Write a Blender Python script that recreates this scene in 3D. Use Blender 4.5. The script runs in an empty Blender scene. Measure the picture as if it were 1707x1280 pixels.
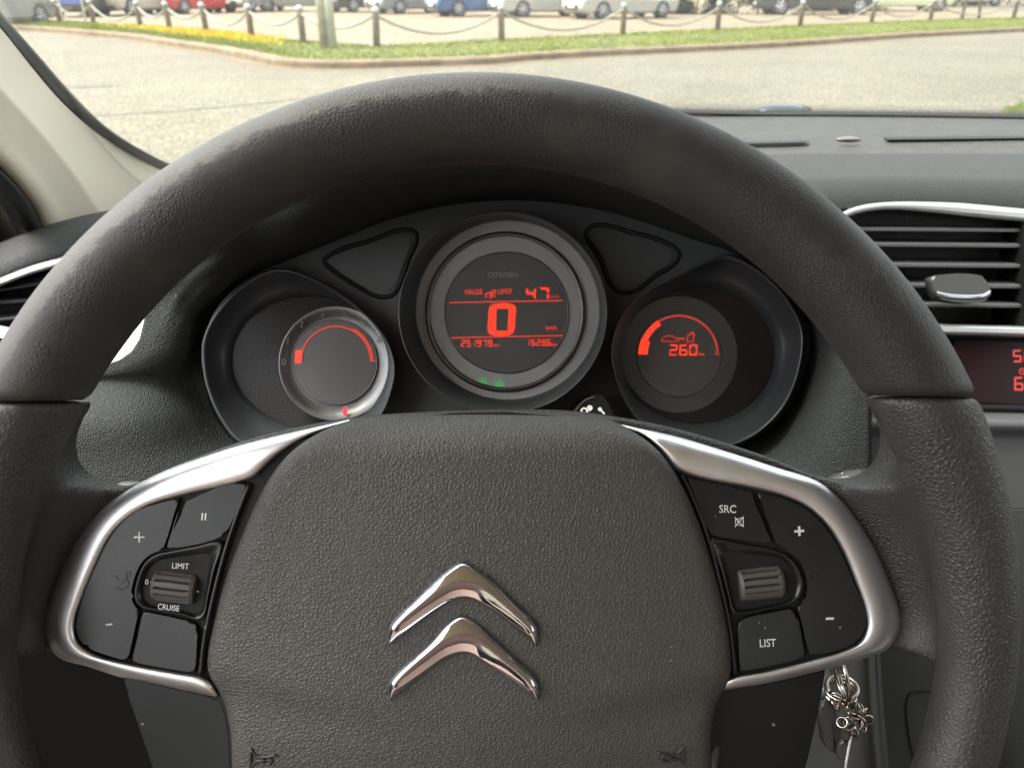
import bpy, bmesh, math, random
import numpy as np
from mathutils import Vector, Matrix
random.seed(7)
R = math.radians
sc = bpy.context.scene
COL = sc.collection

# ------------------------------------------------------------------ camera
W, H, F = 1707.0, 1280.0, 1283.0
CX, CY = W / 2, H / 2
PITCH, CAMZ = 27.3, 1.16
M = Matrix.Translation((0, 0, CAMZ)) @ Matrix.Rotation(R(90 - PITCH), 4, 'X')
cd = bpy.data.cameras.new('camera'); cam = bpy.data.objects.new('camera', cd); COL.objects.link(cam)
cam.matrix_world = M
cd.sensor_fit = 'HORIZONTAL'; cd.lens = 26.0; cd.sensor_width = 26.0 * W / F
cd.clip_start = 0.01; cd.clip_end = 2000
cd.dof.use_dof = True; cd.dof.focus_distance = 0.37; cd.dof.aperture_fstop = 14.0
sc.camera = cam
# ------------------------------------------------------------------ sky, sun, exposure
SUN_EL, SUN_AZ = 60.0, -95.0          # azimuth measured from straight ahead, negative = left
wd = bpy.data.worlds.new('World'); sc.world = wd; wd.use_nodes = True
nt = wd.node_tree; nt.nodes.clear()
sky = nt.nodes.new('ShaderNodeTexSky'); sky.sky_type = 'NISHITA'; sky.sun_disc = False
sky.sun_elevation = R(SUN_EL); sky.sun_rotation = R(SUN_AZ)
sky.air_density = 1.0; sky.dust_density = 4.0; sky.ozone_density = 1.0
hs = nt.nodes.new('ShaderNodeHueSaturation'); hs.inputs['Saturation'].default_value = 0.18
bg = nt.nodes.new('ShaderNodeBackground'); bg.inputs['Strength'].default_value = 0.15
wo = nt.nodes.new('ShaderNodeOutputWorld')
nt.links.new(sky.outputs[0], hs.inputs['Color']); nt.links.new(hs.outputs[0], bg.inputs['Color']); nt.links.new(bg.outputs[0], wo.inputs[0])
sd = bpy.data.lights.new('sun', 'SUN'); sd.energy = 1.1; sd.angle = R(22); sd.color = (1.0, 0.95, 0.86)
so = bpy.data.objects.new('sun', sd); COL.objects.link(so)
sdir = Vector((math.sin(R(SUN_AZ)) * math.cos(R(SUN_EL)), math.cos(R(SUN_AZ)) * math.cos(R(SUN_EL)), math.sin(R(SUN_EL))))
so.rotation_euler = sdir.to_track_quat('Z', 'Y').to_euler()
so.location = sdir * 30
sc.view_settings.view_transform = 'Standard'; sc.view_settings.look = 'None'
EXPO = 2.5
sc.view_settings.exposure = EXPO; sc.view_settings.gamma = 1.0
sc.render.engine = 'CYCLES'
sc.cycles.use_denoising = True; sc.cycles.denoising_prefilter = 'NONE'; sc.cycles.pixel_filter_type = 'BLACKMAN_HARRIS'; sc.cycles.filter_width = 1.2
sc.cycles.max_bounces = 8; sc.cycles.diffuse_bounces = 4; sc.cycles.glossy_bounces = 4
sc.cycles.transparent_max_bounces = 12
sc.cycles.caustics_reflective = False; sc.cycles.caustics_refractive = False
sc.cycles.sample_clamp_indirect = 6

# ------------------------------------------------------------------ helpers
def P(px, py, d):
    return Vector(((px - CX) / F * d, -(py - CY) / F * d, -d))

def G(px, py, z=0.0):
    """world point on the horizontal plane z seen at this pixel"""
    v = M.to_3x3() @ P(px, py, 1.0)
    t = (z - CAMZ) / v.z
    return Vector((v.x * t, v.y * t, z))

def cam_of(w):
    return M.inverted() @ Vector(w)

ORI = {}

def tag(o, label=None, cat=None, group=None, kind=None):
    if label: o['label'] = label
    if cat: o['category'] = cat
    if group: o['group'] = group
    if kind: o['kind'] = kind
    return o

def thing(name, label, cat, origin=None, group=None):
    """Empty at a cabin thing's base; origin in camera-aligned metres"""
    o = bpy.data.objects.new(name, None); COL.objects.link(o); o.empty_display_size = 0.05
    origin = origin if origin is not None else Vector((0, 0, 0))
    o.matrix_world = M @ Matrix.Translation(origin)
    ORI[o.name] = origin
    return tag(o, label, cat, group)

def thing_w(name, label, cat, loc, rz=0.0, group=None):
    o = bpy.data.objects.new(name, None); COL.objects.link(o); o.empty_display_size = 0.3
    o.location = loc; o.rotation_euler = (0, 0, rz)
    ORI[o.name] = None
    return tag(o, label, cat, group)

def top_of(o):
    while o.parent is not None: o = o.parent
    return o

def finish(bm, name, mat, parent=None, smooth=True, wn=False, cabin=True, recalc=True):
    if recalc: bmesh.ops.recalc_face_normals(bm, faces=bm.faces[:])
    me = bpy.data.meshes.new(name)
    bm.to_mesh(me); bm.free()
    o = bpy.data.objects.new(name, me); COL.objects.link(o)
    if isinstance(mat, (list, tuple)):
        for m in mat: me.materials.append(m)
    else:
        me.materials.append(mat)
    if smooth:
        me.polygons.foreach_set('use_smooth', [True] * len(me.polygons))
    if parent is not None:
        o.parent = parent
        org = ORI.get(top_of(parent).name)
        if cabin and org is not None:
            me.transform(Matrix.Translation(-org))
    elif cabin:
        o.matrix_world = M
    if wn:                             # rounded rims smooth, big flat faces flat
        for p in me.polygons:
            if len(p.vertices) > 8: p.use_smooth = False
        if not any(len(p.vertices) > 8 for p in me.polygons):
            w = o.modifiers.new('wn', 'WEIGHTED_NORMAL'); w.keep_sharp = False; w.weight = 90
    return o

def catmull(pts, closed=False, n=6):
    """pts: tuples; a trailing 'c' makes a sharp corner. returns dense list of tuples"""
    P_ = [tuple(float(a) for a in p if not isinstance(a, str)) for p in pts]
    C_ = [any(isinstance(a, str) for a in p) for p in pts]
    N = len(P_); out = []
    rng = range(N) if closed else range(N - 1)
    for i in rng:
        p1, p2 = P_[i], P_[(i + 1) % N]
        p0 = P_[i - 1] if (closed or i > 0) else p1
        p3 = P_[(i + 2) % N] if (closed or i + 2 < N) else p2
        if C_[i]: p0 = p1
        if C_[(i + 1) % N]: p3 = p2
        l1 = max(1e-6, math.dist(p1, p2)); l0 = max(1e-6, math.dist(p0, p1)); l3 = max(1e-6, math.dist(p2, p3))
        for k in range(n):
            t = k / n
            a = []
            for q0, q1, q2, q3 in zip(p0, p1, p2, p3):
                m1 = (q2 - q1) if l0 < 1e-5 else ((q1 - q0) / l0 * l1 + (q2 - q1)) / 2
                m2 = (q2 - q1) if l3 < 1e-5 else ((q2 - q1) + (q3 - q2) / l3 * l1) / 2
                t2, t3 = t * t, t * t * t
                a.append((2*t3-3*t2+1)*q1 + (t3-2*t2+t)*m1 + (-2*t3+3*t2)*q2 + (t3-t2)*m2)
            out.append(tuple(a))
    if not closed: out.append(P_[-1])
    return out

def resample(pts, n, closed=False):
    a = np.array(pts, float)
    if closed: a = np.vstack([a, a[:1]])
    s = np.r_[0, np.cumsum(np.linalg.norm(np.diff(a, axis=0), axis=1))]
    t = np.linspace(0, s[-1], n + (1 if closed else 0))
    r = np.stack([np.interp(t, s, a[:, k]) for k in range(a.shape[1])], 1)
    return [tuple(x) for x in (r[:-1] if closed else r)]

def grid_bm(rows, close_u=False, close_v=False, bm=None, cap=False):
    """rows: list of equal length lists of Vector"""
    bm = bm or bmesh.new()
    V = [[bm.verts.new(p) for p in r] for r in rows]
    nr, nc = len(V), len(V[0])
    for i in range(nr if close_v else nr - 1):
        for j in range(nc if close_u else nc - 1):
            a, b = V[i][j], V[i][(j + 1) % nc]
            c, d = V[(i + 1) % nr][(j + 1) % nc], V[(i + 1) % nr][j]
            try: bm.faces.new((a, b, c, d))
            except ValueError: pass
    if cap:
        try:
            bm.faces.new(V[0]); bm.faces.new(V[-1])
        except ValueError: pass
    return bm

def loft(rows_px, nu=40, nv=6, close_u=False, thick=0.0):
    """rows of (px,py,d) control points -> smooth sheet (with thickness away from the viewer)"""
    rows = [resample(catmull(r, closed=close_u, n=8), nu, closed=close_u) for r in rows_px]
    cols = []
    for j in range(nu):
        cols.append(catmull([tuple(P(*rows[i][j])) for i in range(len(rows))], n=nv))
    g = [[Vector(cols[j][i]) for j in range(nu)] for i in range(len(cols[0]))]
    bm = grid_bm(g, close_u=close_u)
    if thick:
        bmesh.ops.recalc_face_normals(bm, faces=bm.faces[:])
        bm.normal_update()
        s = sum((f.normal.dot(-f.calc_center_median())) for f in bm.faces)
        if s < 0: bmesh.ops.reverse_faces(bm, faces=bm.faces[:])
        bm.normal_update()
        bmesh.ops.solidify(bm, geom=bm.faces[:], thickness=thick)
    return bm

def plate(pts, d, t, bev=0.0004, seg=3, n=5, dense=True, bm=None):
    """closed outline in pixels seen at depth d; front face at d, body t deep, rounded front rim"""
    o = catmull(pts, closed=True, n=n) if dense else pts
    bm = bm or bmesh.new()
    nv0 = len(bm.verts)
    if callable(d):
        fr = [bm.verts.new(P(x, y, d(x, y))) for x, y in o]
        bk = [bm.verts.new(v.co + Vector((0, 0, -t))) for v in fr]
    else:
        fr = [bm.verts.new(P(x, y, d)) for x, y in o]
        bk = [bm.verts.new(v.co + Vector((0, 0, -t))) for v in fr]
    ff = bm.faces.new(fr)
    bm.faces.new(list(reversed(bk)))
    N = len(fr)
    for i in range(N):
        bm.faces.new((fr[i], bk[i], bk[(i + 1) % N], fr[(i + 1) % N]))
    if bev:
        bmesh.ops.bevel(bm, geom=list(ff.edges), offset=bev, segments=seg, affect='EDGES', profile=0.5, clamp_overlap=True)
    return bm

def polar_plate(pts, centre, dfun, rings, d_edge, n=6, nres=160):
    """star-shaped outline filled with rings so the face can be domed. rings: (t, extra depth)"""
    o = resample(catmull(pts, closed=True, n=n), nres, closed=True)
    bm = bmesh.new(); rows = []
    for t, e in rings:
        row = []
        for x, y in o:
            qx, qy = centre[0] + (x - centre[0]) * t, centre[1] + (y - centre[1]) * t
            row.append(P(qx, qy, dfun(qx, qy) + e))
        rows.append(row)
    last = [Vector((v.x, v.y, v.z - d_edge)) for v in rows[-1]]
    rows.append(last)
    grid_bm(rows, close_u=True, bm=bm)
    c = bm.verts.new(P(centre[0], centre[1], dfun(*centre)))
    bm.verts.ensure_lookup_table()
    for j in range(nres):
        bm.faces.new((c, bm.verts[j], bm.verts[(j + 1) % nres]))
    return bm

def tube_bm(path, r, seg=12, closed=False, bm=None, cap=True, flat=1.0):
    """path: Vectors, r: number or list"""
    bm = bm or bmesh.new(); n = len(path); rows = []
    up = Vector((0, 0, 1)); prev = None
    for i, p in enumerate(path):
        if closed: t = path[(i + 1) % n] - path[i - 1]
        else: t = path[min(i + 1, n - 1)] - path[max(i - 1, 0)]
        t.normalize()
        if prev is None:
            a = t.cross(Vector((0.12, 0.33, 0.94)))
            if a.length < 0.1: a = t.cross(Vector((1, 0, 0)))
        else:
            a = prev - t * prev.dot(t)
        a.normalize(); prev = a; b = t.cross(a)
        rr = r[i] if isinstance(r, (list, tuple)) else r
        rows.append([p + (a * math.cos(k * 2 * math.pi / seg) + b * math.sin(k * 2 * math.pi / seg) * flat) * rr for k in range(seg)])
    grid_bm(rows, close_u=True, close_v=closed, bm=bm, cap=(cap and not closed))
    return bm

def box_bm(c, s, bev=0.0, bm=None, rot=None, seg=2):
    bm = bm or bmesh.new()
    r = bmesh.ops.create_cube(bm, size=1.0)
    mt = Matrix.Translation(Vector(c)) @ (rot.to_4x4() if rot is not None else Matrix.Identity(4)) @ Matrix.Diagonal((s[0], s[1], s[2], 1))
    bmesh.ops.transform(bm, matrix=mt, verts=r['verts'])
    if bev:
        es = list({e for v in r['verts'] for e in v.link_edges})
        bmesh.ops.bevel(bm, geom=es, offset=bev, segments=seg, affect='EDGES', profile=0.5, clamp_overlap=True)
    return bm

def text_bm(body, px, py, d, hpx, rot=0.0, wpx=None, shear=0.0, spacing=1.0, bold=0.0):
    """lettering hpx tall (capital height) centred at a pixel, lying on depth d"""
    cu = bpy.data.curves.new('t', 'FONT'); cu.body = body; cu.size = 1.0
    cu.align_x = 'LEFT'; cu.space_character = spacing; cu.resolution_u = 3
    cu.shear = shear; cu.offset = bold
    ob = bpy.data.objects.new('t', cu); COL.objects.link(ob)
    dg = bpy.context.evaluated_depsgraph_get(); dg.update()
    me = bpy.data.meshes.new_from_object(ob.evaluated_get(dg))
    bm = bmesh.new(); bm.from_mesh(me)
    bpy.data.objects.remove(ob); bpy.data.curves.remove(cu); bpy.data.meshes.remove(me)
    xs = [v.co.x for v in bm.verts]; x0, x1 = min(xs), max(xs)
    cap = 0.70
    k = hpx * d / F / cap
    kx = k if wpx is None else (wpx * d / F) / (x1 - x0)
    c = P(px, py, d); ca, sa = math.cos(R(rot)), math.sin(R(rot))
    for v in bm.verts:
        x = (v.co.x - (x0 + x1) / 2) * kx; y = (v.co.y - cap / 2) * k
        v.co = c + Vector((x * ca - y * sa, x * sa + y * ca, 0))
    return bm

SEG = {'0': 'abcdef', '1': 'bc', '2': 'abged', '3': 'abgcd', '4': 'fgbc', '5': 'afgcd', '6': 'afgedc', '7': 'abc', '8': 'abcdefg', '9': 'abfgcd'}
def seven(bm, s, x, y, h, w, gap, d, th, slant=0.06):
    """seven segment digits; x,y = left/bottom pixel"""
    def poly(pts):
        bm.faces.new([bm.verts.new(P(px + (y - py) * slant, py, d)) for px, py in pts])
    for chd in s:
        if chd == '.':
            poly([(x - gap * .6, y - th), (x - gap * .6 + th, y - th), (x - gap * .6 + th, y), (x - gap * .6, y)]); continue
        if chd == ' ': x += w + gap; continue
        m = y - h / 2; e = th * .12
        for q in SEG[chd]:
            if q == 'a': poly([(x + e, y - h), (x + w - e, y - h), (x + w - th, y - h + th), (x + th, y - h + th)])
            if q == 'd': poly([(x + e, y), (x + th, y - th), (x + w - th, y - th), (x + w - e, y)])
            if q == 'g': poly([(x + e, m), (x + th * .6, m - th / 2), (x + w - th * .6, m - th / 2), (x + w - e, m), (x + w - th * .6, m + th / 2), (x + th * .6, m + th / 2)])
            if q == 'f': poly([(x, y - h + e), (x + th, y - h + th), (x + th, m - th * .5), (x, m - e)])
            if q == 'e': poly([(x, y - e), (x, m + e), (x + th, m + th * .5), (x + th, y - th)])
            if q == 'b': poly([(x + w, y - h + e), (x + w, m - e), (x + w - th, m - th * .5), (x + w - th, y - h + th)])
            if q == 'c': poly([(x + w, y - e), (x + w - th, y - th), (x + w - th, m + th * .5), (x + w, m + e)])
        x += w + gap
    return bm

def poly_bm(pts, d, bm=None):
    bm = bm or bmesh.new()
    bm.faces.new([bm.verts.new(P(x, y, d)) for x, y in pts])
    return bm

def arc_bm(c, r0, r1, a0, a1, d, n=40, bm=None):
    bm = bm or bmesh.new()
    f = (lambda a, r: r(a) if callable(r) else r)
    for i in range(n):
        u0 = a0 + (a1 - a0) * i / n; u1 = a0 + (a1 - a0) * (i + 1) / n
        q = []
        for a, r in ((u0, r0), (u1, r0), (u1, r1), (u0, r1)):
            rr = f(a, r); q.append(bm.verts.new(P(c[0] + rr * math.cos(R(a)), c[1] - rr * math.sin(R(a)), d)))
        bm.faces.new(q)
    bmesh.ops.remove_doubles(bm, verts=bm.verts[:], dist=1e-7)
    return bm

def line_bm(pts, wpx, d, bm=None, closed=False):
    """flat stroke"""
    bm = bm or bmesh.new()
    n = len(pts)
    for i in range(n if closed else n - 1):
        (x0, y0), (x1, y1) = pts[i], pts[(i + 1) % n]
        l = math.hypot(x1 - x0, y1 - y0) or 1; nx, ny = -(y1 - y0) / l * wpx / 2, (x1 - x0) / l * wpx / 2
        bm.faces.new([bm.verts.new(P(a, b, d)) for a, b in ((x0 + nx, y0 + ny), (x1 + nx, y1 + ny), (x1 - nx, y1 - ny), (x0 - nx, y0 - ny))])
    return bm

# ------------------------------------------------------------------ materials
def newmat(name):
    m = bpy.data.materials.new(name); m.use_nodes = True
    return m, m.node_tree, m.node_tree.nodes['Principled BSDF']

def mat(name, base, rough=0.5, metal=0.0, grain=None, coat=0.0, spec=0.5, emit=None, estr=0.0, noise=None, fine=None, rnoise=None, wear=None, dust=None):
    """grain=(cells per metre, strength, height m); noise=(scale, amount) colour mottling; fine=(scale,strength,height) speckle bump"""
    m, t, b = newmat(name); N, L = t.nodes, t.links
    b.inputs['Base Color'].default_value = (*base, 1); b.inputs['Roughness'].default_value = rough
    b.inputs['Metallic'].default_value = metal; b.inputs['Coat Weight'].default_value = coat
    b.inputs['Coat Roughness'].default_value = 0.05
    b.inputs['Specular IOR Level'].default_value = spec
    if emit:
        b.inputs['Emission Color'].default_value = (*emit, 1); b.inputs['Emission Strength'].default_value = estr
    tc = N.new('ShaderNodeTexCoord')
    nrm = None
    if grain:
        v = N.new('ShaderNodeTexVoronoi'); v.feature = 'DISTANCE_TO_EDGE'; v.inputs['Scale'].default_value = grain[0]
        v.inputs['Randomness'].default_value = 0.9
        L.new(tc.outputs['Object'], v.inputs['Vector'])
        bp = N.new('ShaderNodeBump')
        bp.inputs['Strength'].default_value = grain[1]; bp.inputs['Distance'].default_value = grain[2]
        if wear:                       # handled patches are polished nearly smooth
            wz = N.new('ShaderNodeTexNoise'); wz.inputs['Scale'].default_value = wear[0]; wz.inputs['Detail'].default_value = 5
            L.new(tc.outputs['Object'], wz.inputs['Vector'])
            wr = N.new('ShaderNodeMapRange'); wr.inputs['From Min'].default_value = .42; wr.inputs['From Max'].default_value = .60
            wr.inputs['To Min'].default_value = grain[1]; wr.inputs['To Max'].default_value = grain[1] * wear[1]
            L.new(wz.outputs['Fac'], wr.inputs['Value']); L.new(wr.outputs[0], bp.inputs['Strength'])
        pb = N.new('ShaderNodeMapRange'); pb.interpolation_type = 'SMOOTHSTEP'; pb.inputs['From Max'].default_value = 0.30
        L.new(v.outputs['Distance'], pb.inputs['Value']); L.new(pb.outputs[0], bp.inputs['Height']); nrm = bp
    if fine:
        n2 = N.new('ShaderNodeTexNoise'); n2.inputs['Scale'].default_value = fine[0]; n2.inputs['Detail'].default_value = 3
        L.new(tc.outputs['Object'], n2.inputs['Vector'])
        b2 = N.new('ShaderNodeBump'); b2.inputs['Strength'].default_value = fine[1]; b2.inputs['Distance'].default_value = fine[2]
        L.new(n2.outputs['Fac'], b2.inputs['Height'])
        if nrm: L.new(nrm.outputs['Normal'], b2.inputs['Normal'])
        nrm = b2
    if nrm: L.new(nrm.outputs['Normal'], b.inputs['Normal'])
    if noise:
        n1 = N.new('ShaderNodeTexNoise'); n1.inputs['Scale'].default_value = noise[0]; n1.inputs['Detail'].default_value = 5
        L.new(tc.outputs['Object'], n1.inputs['Vector'])
        cr = N.new('ShaderNodeValToRGB'); a = noise[1]
        cr.color_ramp.elements[0].position = 0.35; cr.color_ramp.elements[1].position = 0.65
        cr.color_ramp.elements[0].color = (*[max(0, c * (1 - a)) for c in base], 1); cr.color_ramp.elements[1].color = (*[min(1, c * (1 + a)) for c in base], 1)
        L.new(n1.outputs['Fac'], cr.inputs['Fac']); L.new(cr.outputs['Color'], b.inputs['Base Color'])
    if dust:                           # sparse pale specks: (per metre, share, albedo)
        dv = N.new('ShaderNodeTexVoronoi'); dv.inputs['Scale'].default_value = dust[0]
        L.new(tc.outputs['Object'], dv.inputs['Vector'])
        sp_ = N.new('ShaderNodeSeparateColor'); L.new(dv.outputs['Color'], sp_.inputs[0])
        c1 = N.new('ShaderNodeMath'); c1.operation = 'LESS_THAN'; c1.inputs[1].default_value = dust[1]; L.new(sp_.outputs[0], c1.inputs[0])
        r1 = N.new('ShaderNodeMath'); r1.operation = 'MULTIPLY'; r1.inputs[1].default_value = 0.22; L.new(sp_.outputs[1], r1.inputs[0])
        c2 = N.new('ShaderNodeMath'); c2.operation = 'LESS_THAN'; L.new(dv.outputs['Distance'], c2.inputs[0]); L.new(r1.outputs[0], c2.inputs[1])
        c3 = N.new('ShaderNodeMath'); c3.operation = 'MULTIPLY'; L.new(c1.outputs[0], c3.inputs[0]); L.new(c2.outputs[0], c3.inputs[1])
        dm = N.new('ShaderNodeMix'); dm.data_type = 'RGBA'; L.new(c3.outputs[0], dm.inputs[0])
        if b.inputs['Base Color'].links: L.new(b.inputs['Base Color'].links[0].from_socket, dm.inputs[6])
        else: dm.inputs[6].default_value = (*base, 1)
        dm.inputs[7].default_value = (dust[2], dust[2], dust[2] * .95, 1)
        L.new(dm.outputs[2], b.inputs['Base Color'])
    if rnoise:
        n3 = N.new('ShaderNodeTexNoise'); n3.inputs['Scale'].default_value = rnoise[0]; n3.inputs['Detail'].default_value = 4
        L.new(tc.outputs['Object'], n3.inputs['Vector'])
        mr = N.new('ShaderNodeMapRange'); mr.inputs['From Min'].default_value = 0.3; mr.inputs['From Max'].default_value = 0.7
        mr.inputs['To Min'].default_value = rough - rnoise[1]; mr.inputs['To Max'].default_value = rough + rnoise[1]
        L.new(n3.outputs['Fac'], mr.inputs['Value']); L.new(mr.outputs[0], b.inputs['Roughness'])
    return m

def rim_mat():
    """urethane rim: grain, with smooth polished wear patches where hands rub"""
    m = mat('rim_urethane', (0.024, 0.0235, 0.022), 0.55, grain=(760, 0.42, 0.0004), rnoise=(18, 0.06), spec=0.45, wear=(24, .2))
    t = m.node_tree; N, L = t.nodes, t.links; b = N['Principled BSDF']
    tc = [n for n in N if n.type == 'TEX_COORD'][0]
    n = N.new('ShaderNodeTexNoise'); n.inputs['Scale'].default_value = 26; n.inputs['Detail'].default_value = 6; n.inputs['Roughness'].default_value = 0.62
    L.new(tc.outputs['Object'], n.inputs['Vector'])
    cr = N.new('ShaderNodeValToRGB'); cr.color_ramp.elements[0].position = 0.50; cr.color_ramp.elements[1].position = 0.60
    cr.color_ramp.elements[0].color = (0.024, 0.0235, 0.022, 1); cr.color_ramp.elements[1].color = (0.036, 0.034, 0.031, 1)
    L.new(n.outputs['Fac'], cr.inputs['Fac'])
    # hand-worn outer crown left of the top, plus its lit band painted as colour
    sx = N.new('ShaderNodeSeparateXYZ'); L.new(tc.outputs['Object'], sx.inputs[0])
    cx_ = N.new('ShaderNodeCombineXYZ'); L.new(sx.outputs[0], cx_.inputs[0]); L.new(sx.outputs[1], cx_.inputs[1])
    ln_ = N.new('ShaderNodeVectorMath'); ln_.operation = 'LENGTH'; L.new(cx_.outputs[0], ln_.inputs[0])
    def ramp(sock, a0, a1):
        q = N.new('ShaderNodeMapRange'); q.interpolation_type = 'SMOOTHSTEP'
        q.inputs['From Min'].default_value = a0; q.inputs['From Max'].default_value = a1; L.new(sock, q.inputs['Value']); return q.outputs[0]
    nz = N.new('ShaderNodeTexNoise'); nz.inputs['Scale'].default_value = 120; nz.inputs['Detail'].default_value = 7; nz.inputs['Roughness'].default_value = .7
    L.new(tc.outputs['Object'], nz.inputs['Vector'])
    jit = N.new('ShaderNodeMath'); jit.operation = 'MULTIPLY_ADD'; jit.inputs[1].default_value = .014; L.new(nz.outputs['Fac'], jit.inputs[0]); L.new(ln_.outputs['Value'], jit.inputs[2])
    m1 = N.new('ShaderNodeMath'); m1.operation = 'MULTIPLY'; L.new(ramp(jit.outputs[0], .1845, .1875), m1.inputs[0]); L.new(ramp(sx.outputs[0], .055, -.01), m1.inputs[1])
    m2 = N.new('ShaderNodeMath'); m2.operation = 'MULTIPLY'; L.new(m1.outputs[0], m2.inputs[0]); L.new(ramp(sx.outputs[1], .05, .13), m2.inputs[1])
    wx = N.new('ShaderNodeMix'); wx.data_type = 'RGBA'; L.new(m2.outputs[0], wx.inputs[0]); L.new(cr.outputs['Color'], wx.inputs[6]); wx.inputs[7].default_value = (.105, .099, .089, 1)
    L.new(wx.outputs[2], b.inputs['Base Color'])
    return m

def glass_mat(name, tint, refl_rough=0.0, refl=1.0):
    m = bpy.data.materials.new(name); m.use_nodes = True; t = m.node_tree; t.nodes.clear()
    o = t.nodes.new('ShaderNodeOutputMaterial'); mx = t.nodes.new('ShaderNodeMixShader')
    tr = t.nodes.new('ShaderNodeBsdfTransparent'); tr.inputs[0].default_value = (*tint, 1)
    gl = t.nodes.new('ShaderNodeBsdfGlossy'); gl.inputs['Roughness'].default_value = refl_rough
    lw = t.nodes.new('ShaderNodeLayerWeight'); lw.inputs['Blend'].default_value = 0.5
    pw = t.nodes.new('ShaderNodeMath'); pw.operation = 'POWER'; pw.inputs[1].default_value = 5.0
    mu = t.nodes.new('ShaderNodeMath'); mu.operation = 'MULTIPLY_ADD'; mu.inputs[1].default_value = 0.96 * refl; mu.inputs[2].default_value = 0.04 * refl
    t.links.new(lw.outputs['Facing'], pw.inputs[0]); t.links.new(pw.outputs[0], mu.inputs[0]); t.links.new(mu.outputs[0], mx.inputs[0])
    t.links.new(tr.outputs[0], mx.inputs[1]); t.links.new(gl.outputs[0], mx.inputs[2]); t.links.new(mx.outputs[0], o.inputs[0])
    return m

GL = 2.0 ** -EXPO
MT = {}
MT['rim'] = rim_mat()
MT['spoke'] = mat('spoke_urethane', (0.034, 0.033, 0.031), 0.48, grain=(620, 0.6, 0.0005), rnoise=(20, 0.06), wear=(26, .25))
MT['pad'] = mat('airbag_cover_vinyl', (0.060, 0.058, 0.052), 0.52, grain=(680, 0.55, 0.0004), dust=(320, .012, .16), rnoise=(14, .07))
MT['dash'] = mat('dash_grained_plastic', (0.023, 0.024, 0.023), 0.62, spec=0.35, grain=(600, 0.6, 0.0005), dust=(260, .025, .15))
MT['cowl'] = mat('cowl_grained_plastic', (0.032, 0.034, 0.033), 0.70, grain=(620, 0.75, 0.0005), spec=0.16, dust=(260, .02, .15))
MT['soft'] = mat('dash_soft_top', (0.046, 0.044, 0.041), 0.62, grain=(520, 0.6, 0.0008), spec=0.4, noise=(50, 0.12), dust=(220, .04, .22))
MT['black'] = mat('matte_black_plastic', (0.005, 0.005, 0.0045), 0.75, spec=0.12, fine=(1200, 0.2, 0.0002))
MT['darkgap'] = mat('black_gap', (0.004, 0.004, 0.004), 0.7)
MT['plate'] = mat('cluster_mask_plastic', (0.060, 0.064, 0.065), 0.42, fine=(1800, 0.15, 0.0002))
MT['bezel'] = mat('gauge_bezel', (0.026, 0.028, 0.030), 0.32, fine=(900, 0.05, 0.0002))
MT['dial'] = mat('dial_face', (0.022, 0.020, 0.020), 0.55, spec=0.1)
MT['dialring'] = mat('dial_ring_satin', (0.15, 0.15, 0.147), 0.38, metal=1.0)
MT['dialring_dim'] = mat('dial_ring_dim', (0.36, 0.36, 0.355), 0.42, metal=0.1)
MT['dialring_faint'] = mat('dial_ring_faint', (0.085, 0.085, 0.083), 0.4, metal=0.2)
MT['dial_grey'] = mat('dial_grey', (0.36, 0.36, 0.355), 0.5)
MT['lcd'] = mat('lcd_panel', (0.10, 0.097, 0.096), 0.4)
MT['lcd_dark'] = mat('lcd_window', (0.010, 0.003, 0.003), 0.15, spec=0.12)
MT['red'] = mat('red_segments', (0.1, 0.01, 0.01), 0.5, emit=(1.0, 0.055, 0.02), estr=1.15 * GL)
MT['redline'] = mat('red_thin_segments', (0.1, 0.01, 0.01), 0.5, emit=(1.0, 0.07, 0.04), estr=0.62 * GL)
MT['redhot'] = mat('red_warning_lamp', (0.1, 0.01, 0.01), 0.5, emit=(1.0, 0.02, 0.06), estr=1.3 * GL)
MT['green'] = mat('green_tell_tale', (0.01, 0.1, 0.02), 0.5, emit=(0.008, 0.5, 0.09), estr=1.2 * GL)
MT['silver'] = mat('satin_silver', (0.86, 0.86, 0.88), 0.42, metal=1.0, rnoise=(60, 0.04))
MT['silver2'] = mat('satin_silver_paint', (0.55, 0.55, 0.55), 0.33, metal=0.9)
MT['chrome'] = mat('chrome', (0.66, 0.66, 0.70), 0.05, metal=1.0, rnoise=(140, 0.03))
MT['gloss'] = mat('gloss_black_button', (0.010, 0.011, 0.011), 0.28, rnoise=(30, 0.06), dust=(420, .04, .18))
MT['gloss2'] = mat('satin_black_lower_spoke', (0.006, 0.0065, 0.0065), 0.36, spec=0.35, noise=(22, 0.3), rnoise=(20, 0.08), dust=(300, .08, .22))
MT['knurl'] = mat('thumbwheel_rubber', (0.085, 0.080, 0.075), 0.5)
MT['white'] = mat('white_print', (0.75, 0.75, 0.74), 0.5)
MT['horn'] = mat('horn_mark', (0.030, 0.029, 0.027), 0.45)
MT['faint'] = mat('faint_print', (0.018, 0.018, 0.018), 0.5)
MT['pillar'] = mat('pillar_beige_cloth', (0.83, 0.76, 0.62), 0.9)
MT['seal'] = mat('rubber_seal', (0.020, 0.019, 0.018), 0.55)
MT['grey'] = mat('console_grey_paint', (0.075, 0.075, 0.078), 0.42, metal=0.2)
MT['stalk'] = mat('stalk_plastic', (0.035, 0.034, 0.033), 0.6, fine=(1500, 0.1, 0.0002))
MT['stalk2'] = mat('vent_knob_plastic', (0.045, 0.045, 0.045), 0.4)
MT['shroud'] = mat('column_shroud_plastic', (0.030, 0.031, 0.030), 0.65, fine=(700, 0.4, 0.0004), spec=0.35)
MT['steel'] = mat('nickel_steel', (0.30, 0.27, 0.24), 0.25, metal=1.0)
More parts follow.
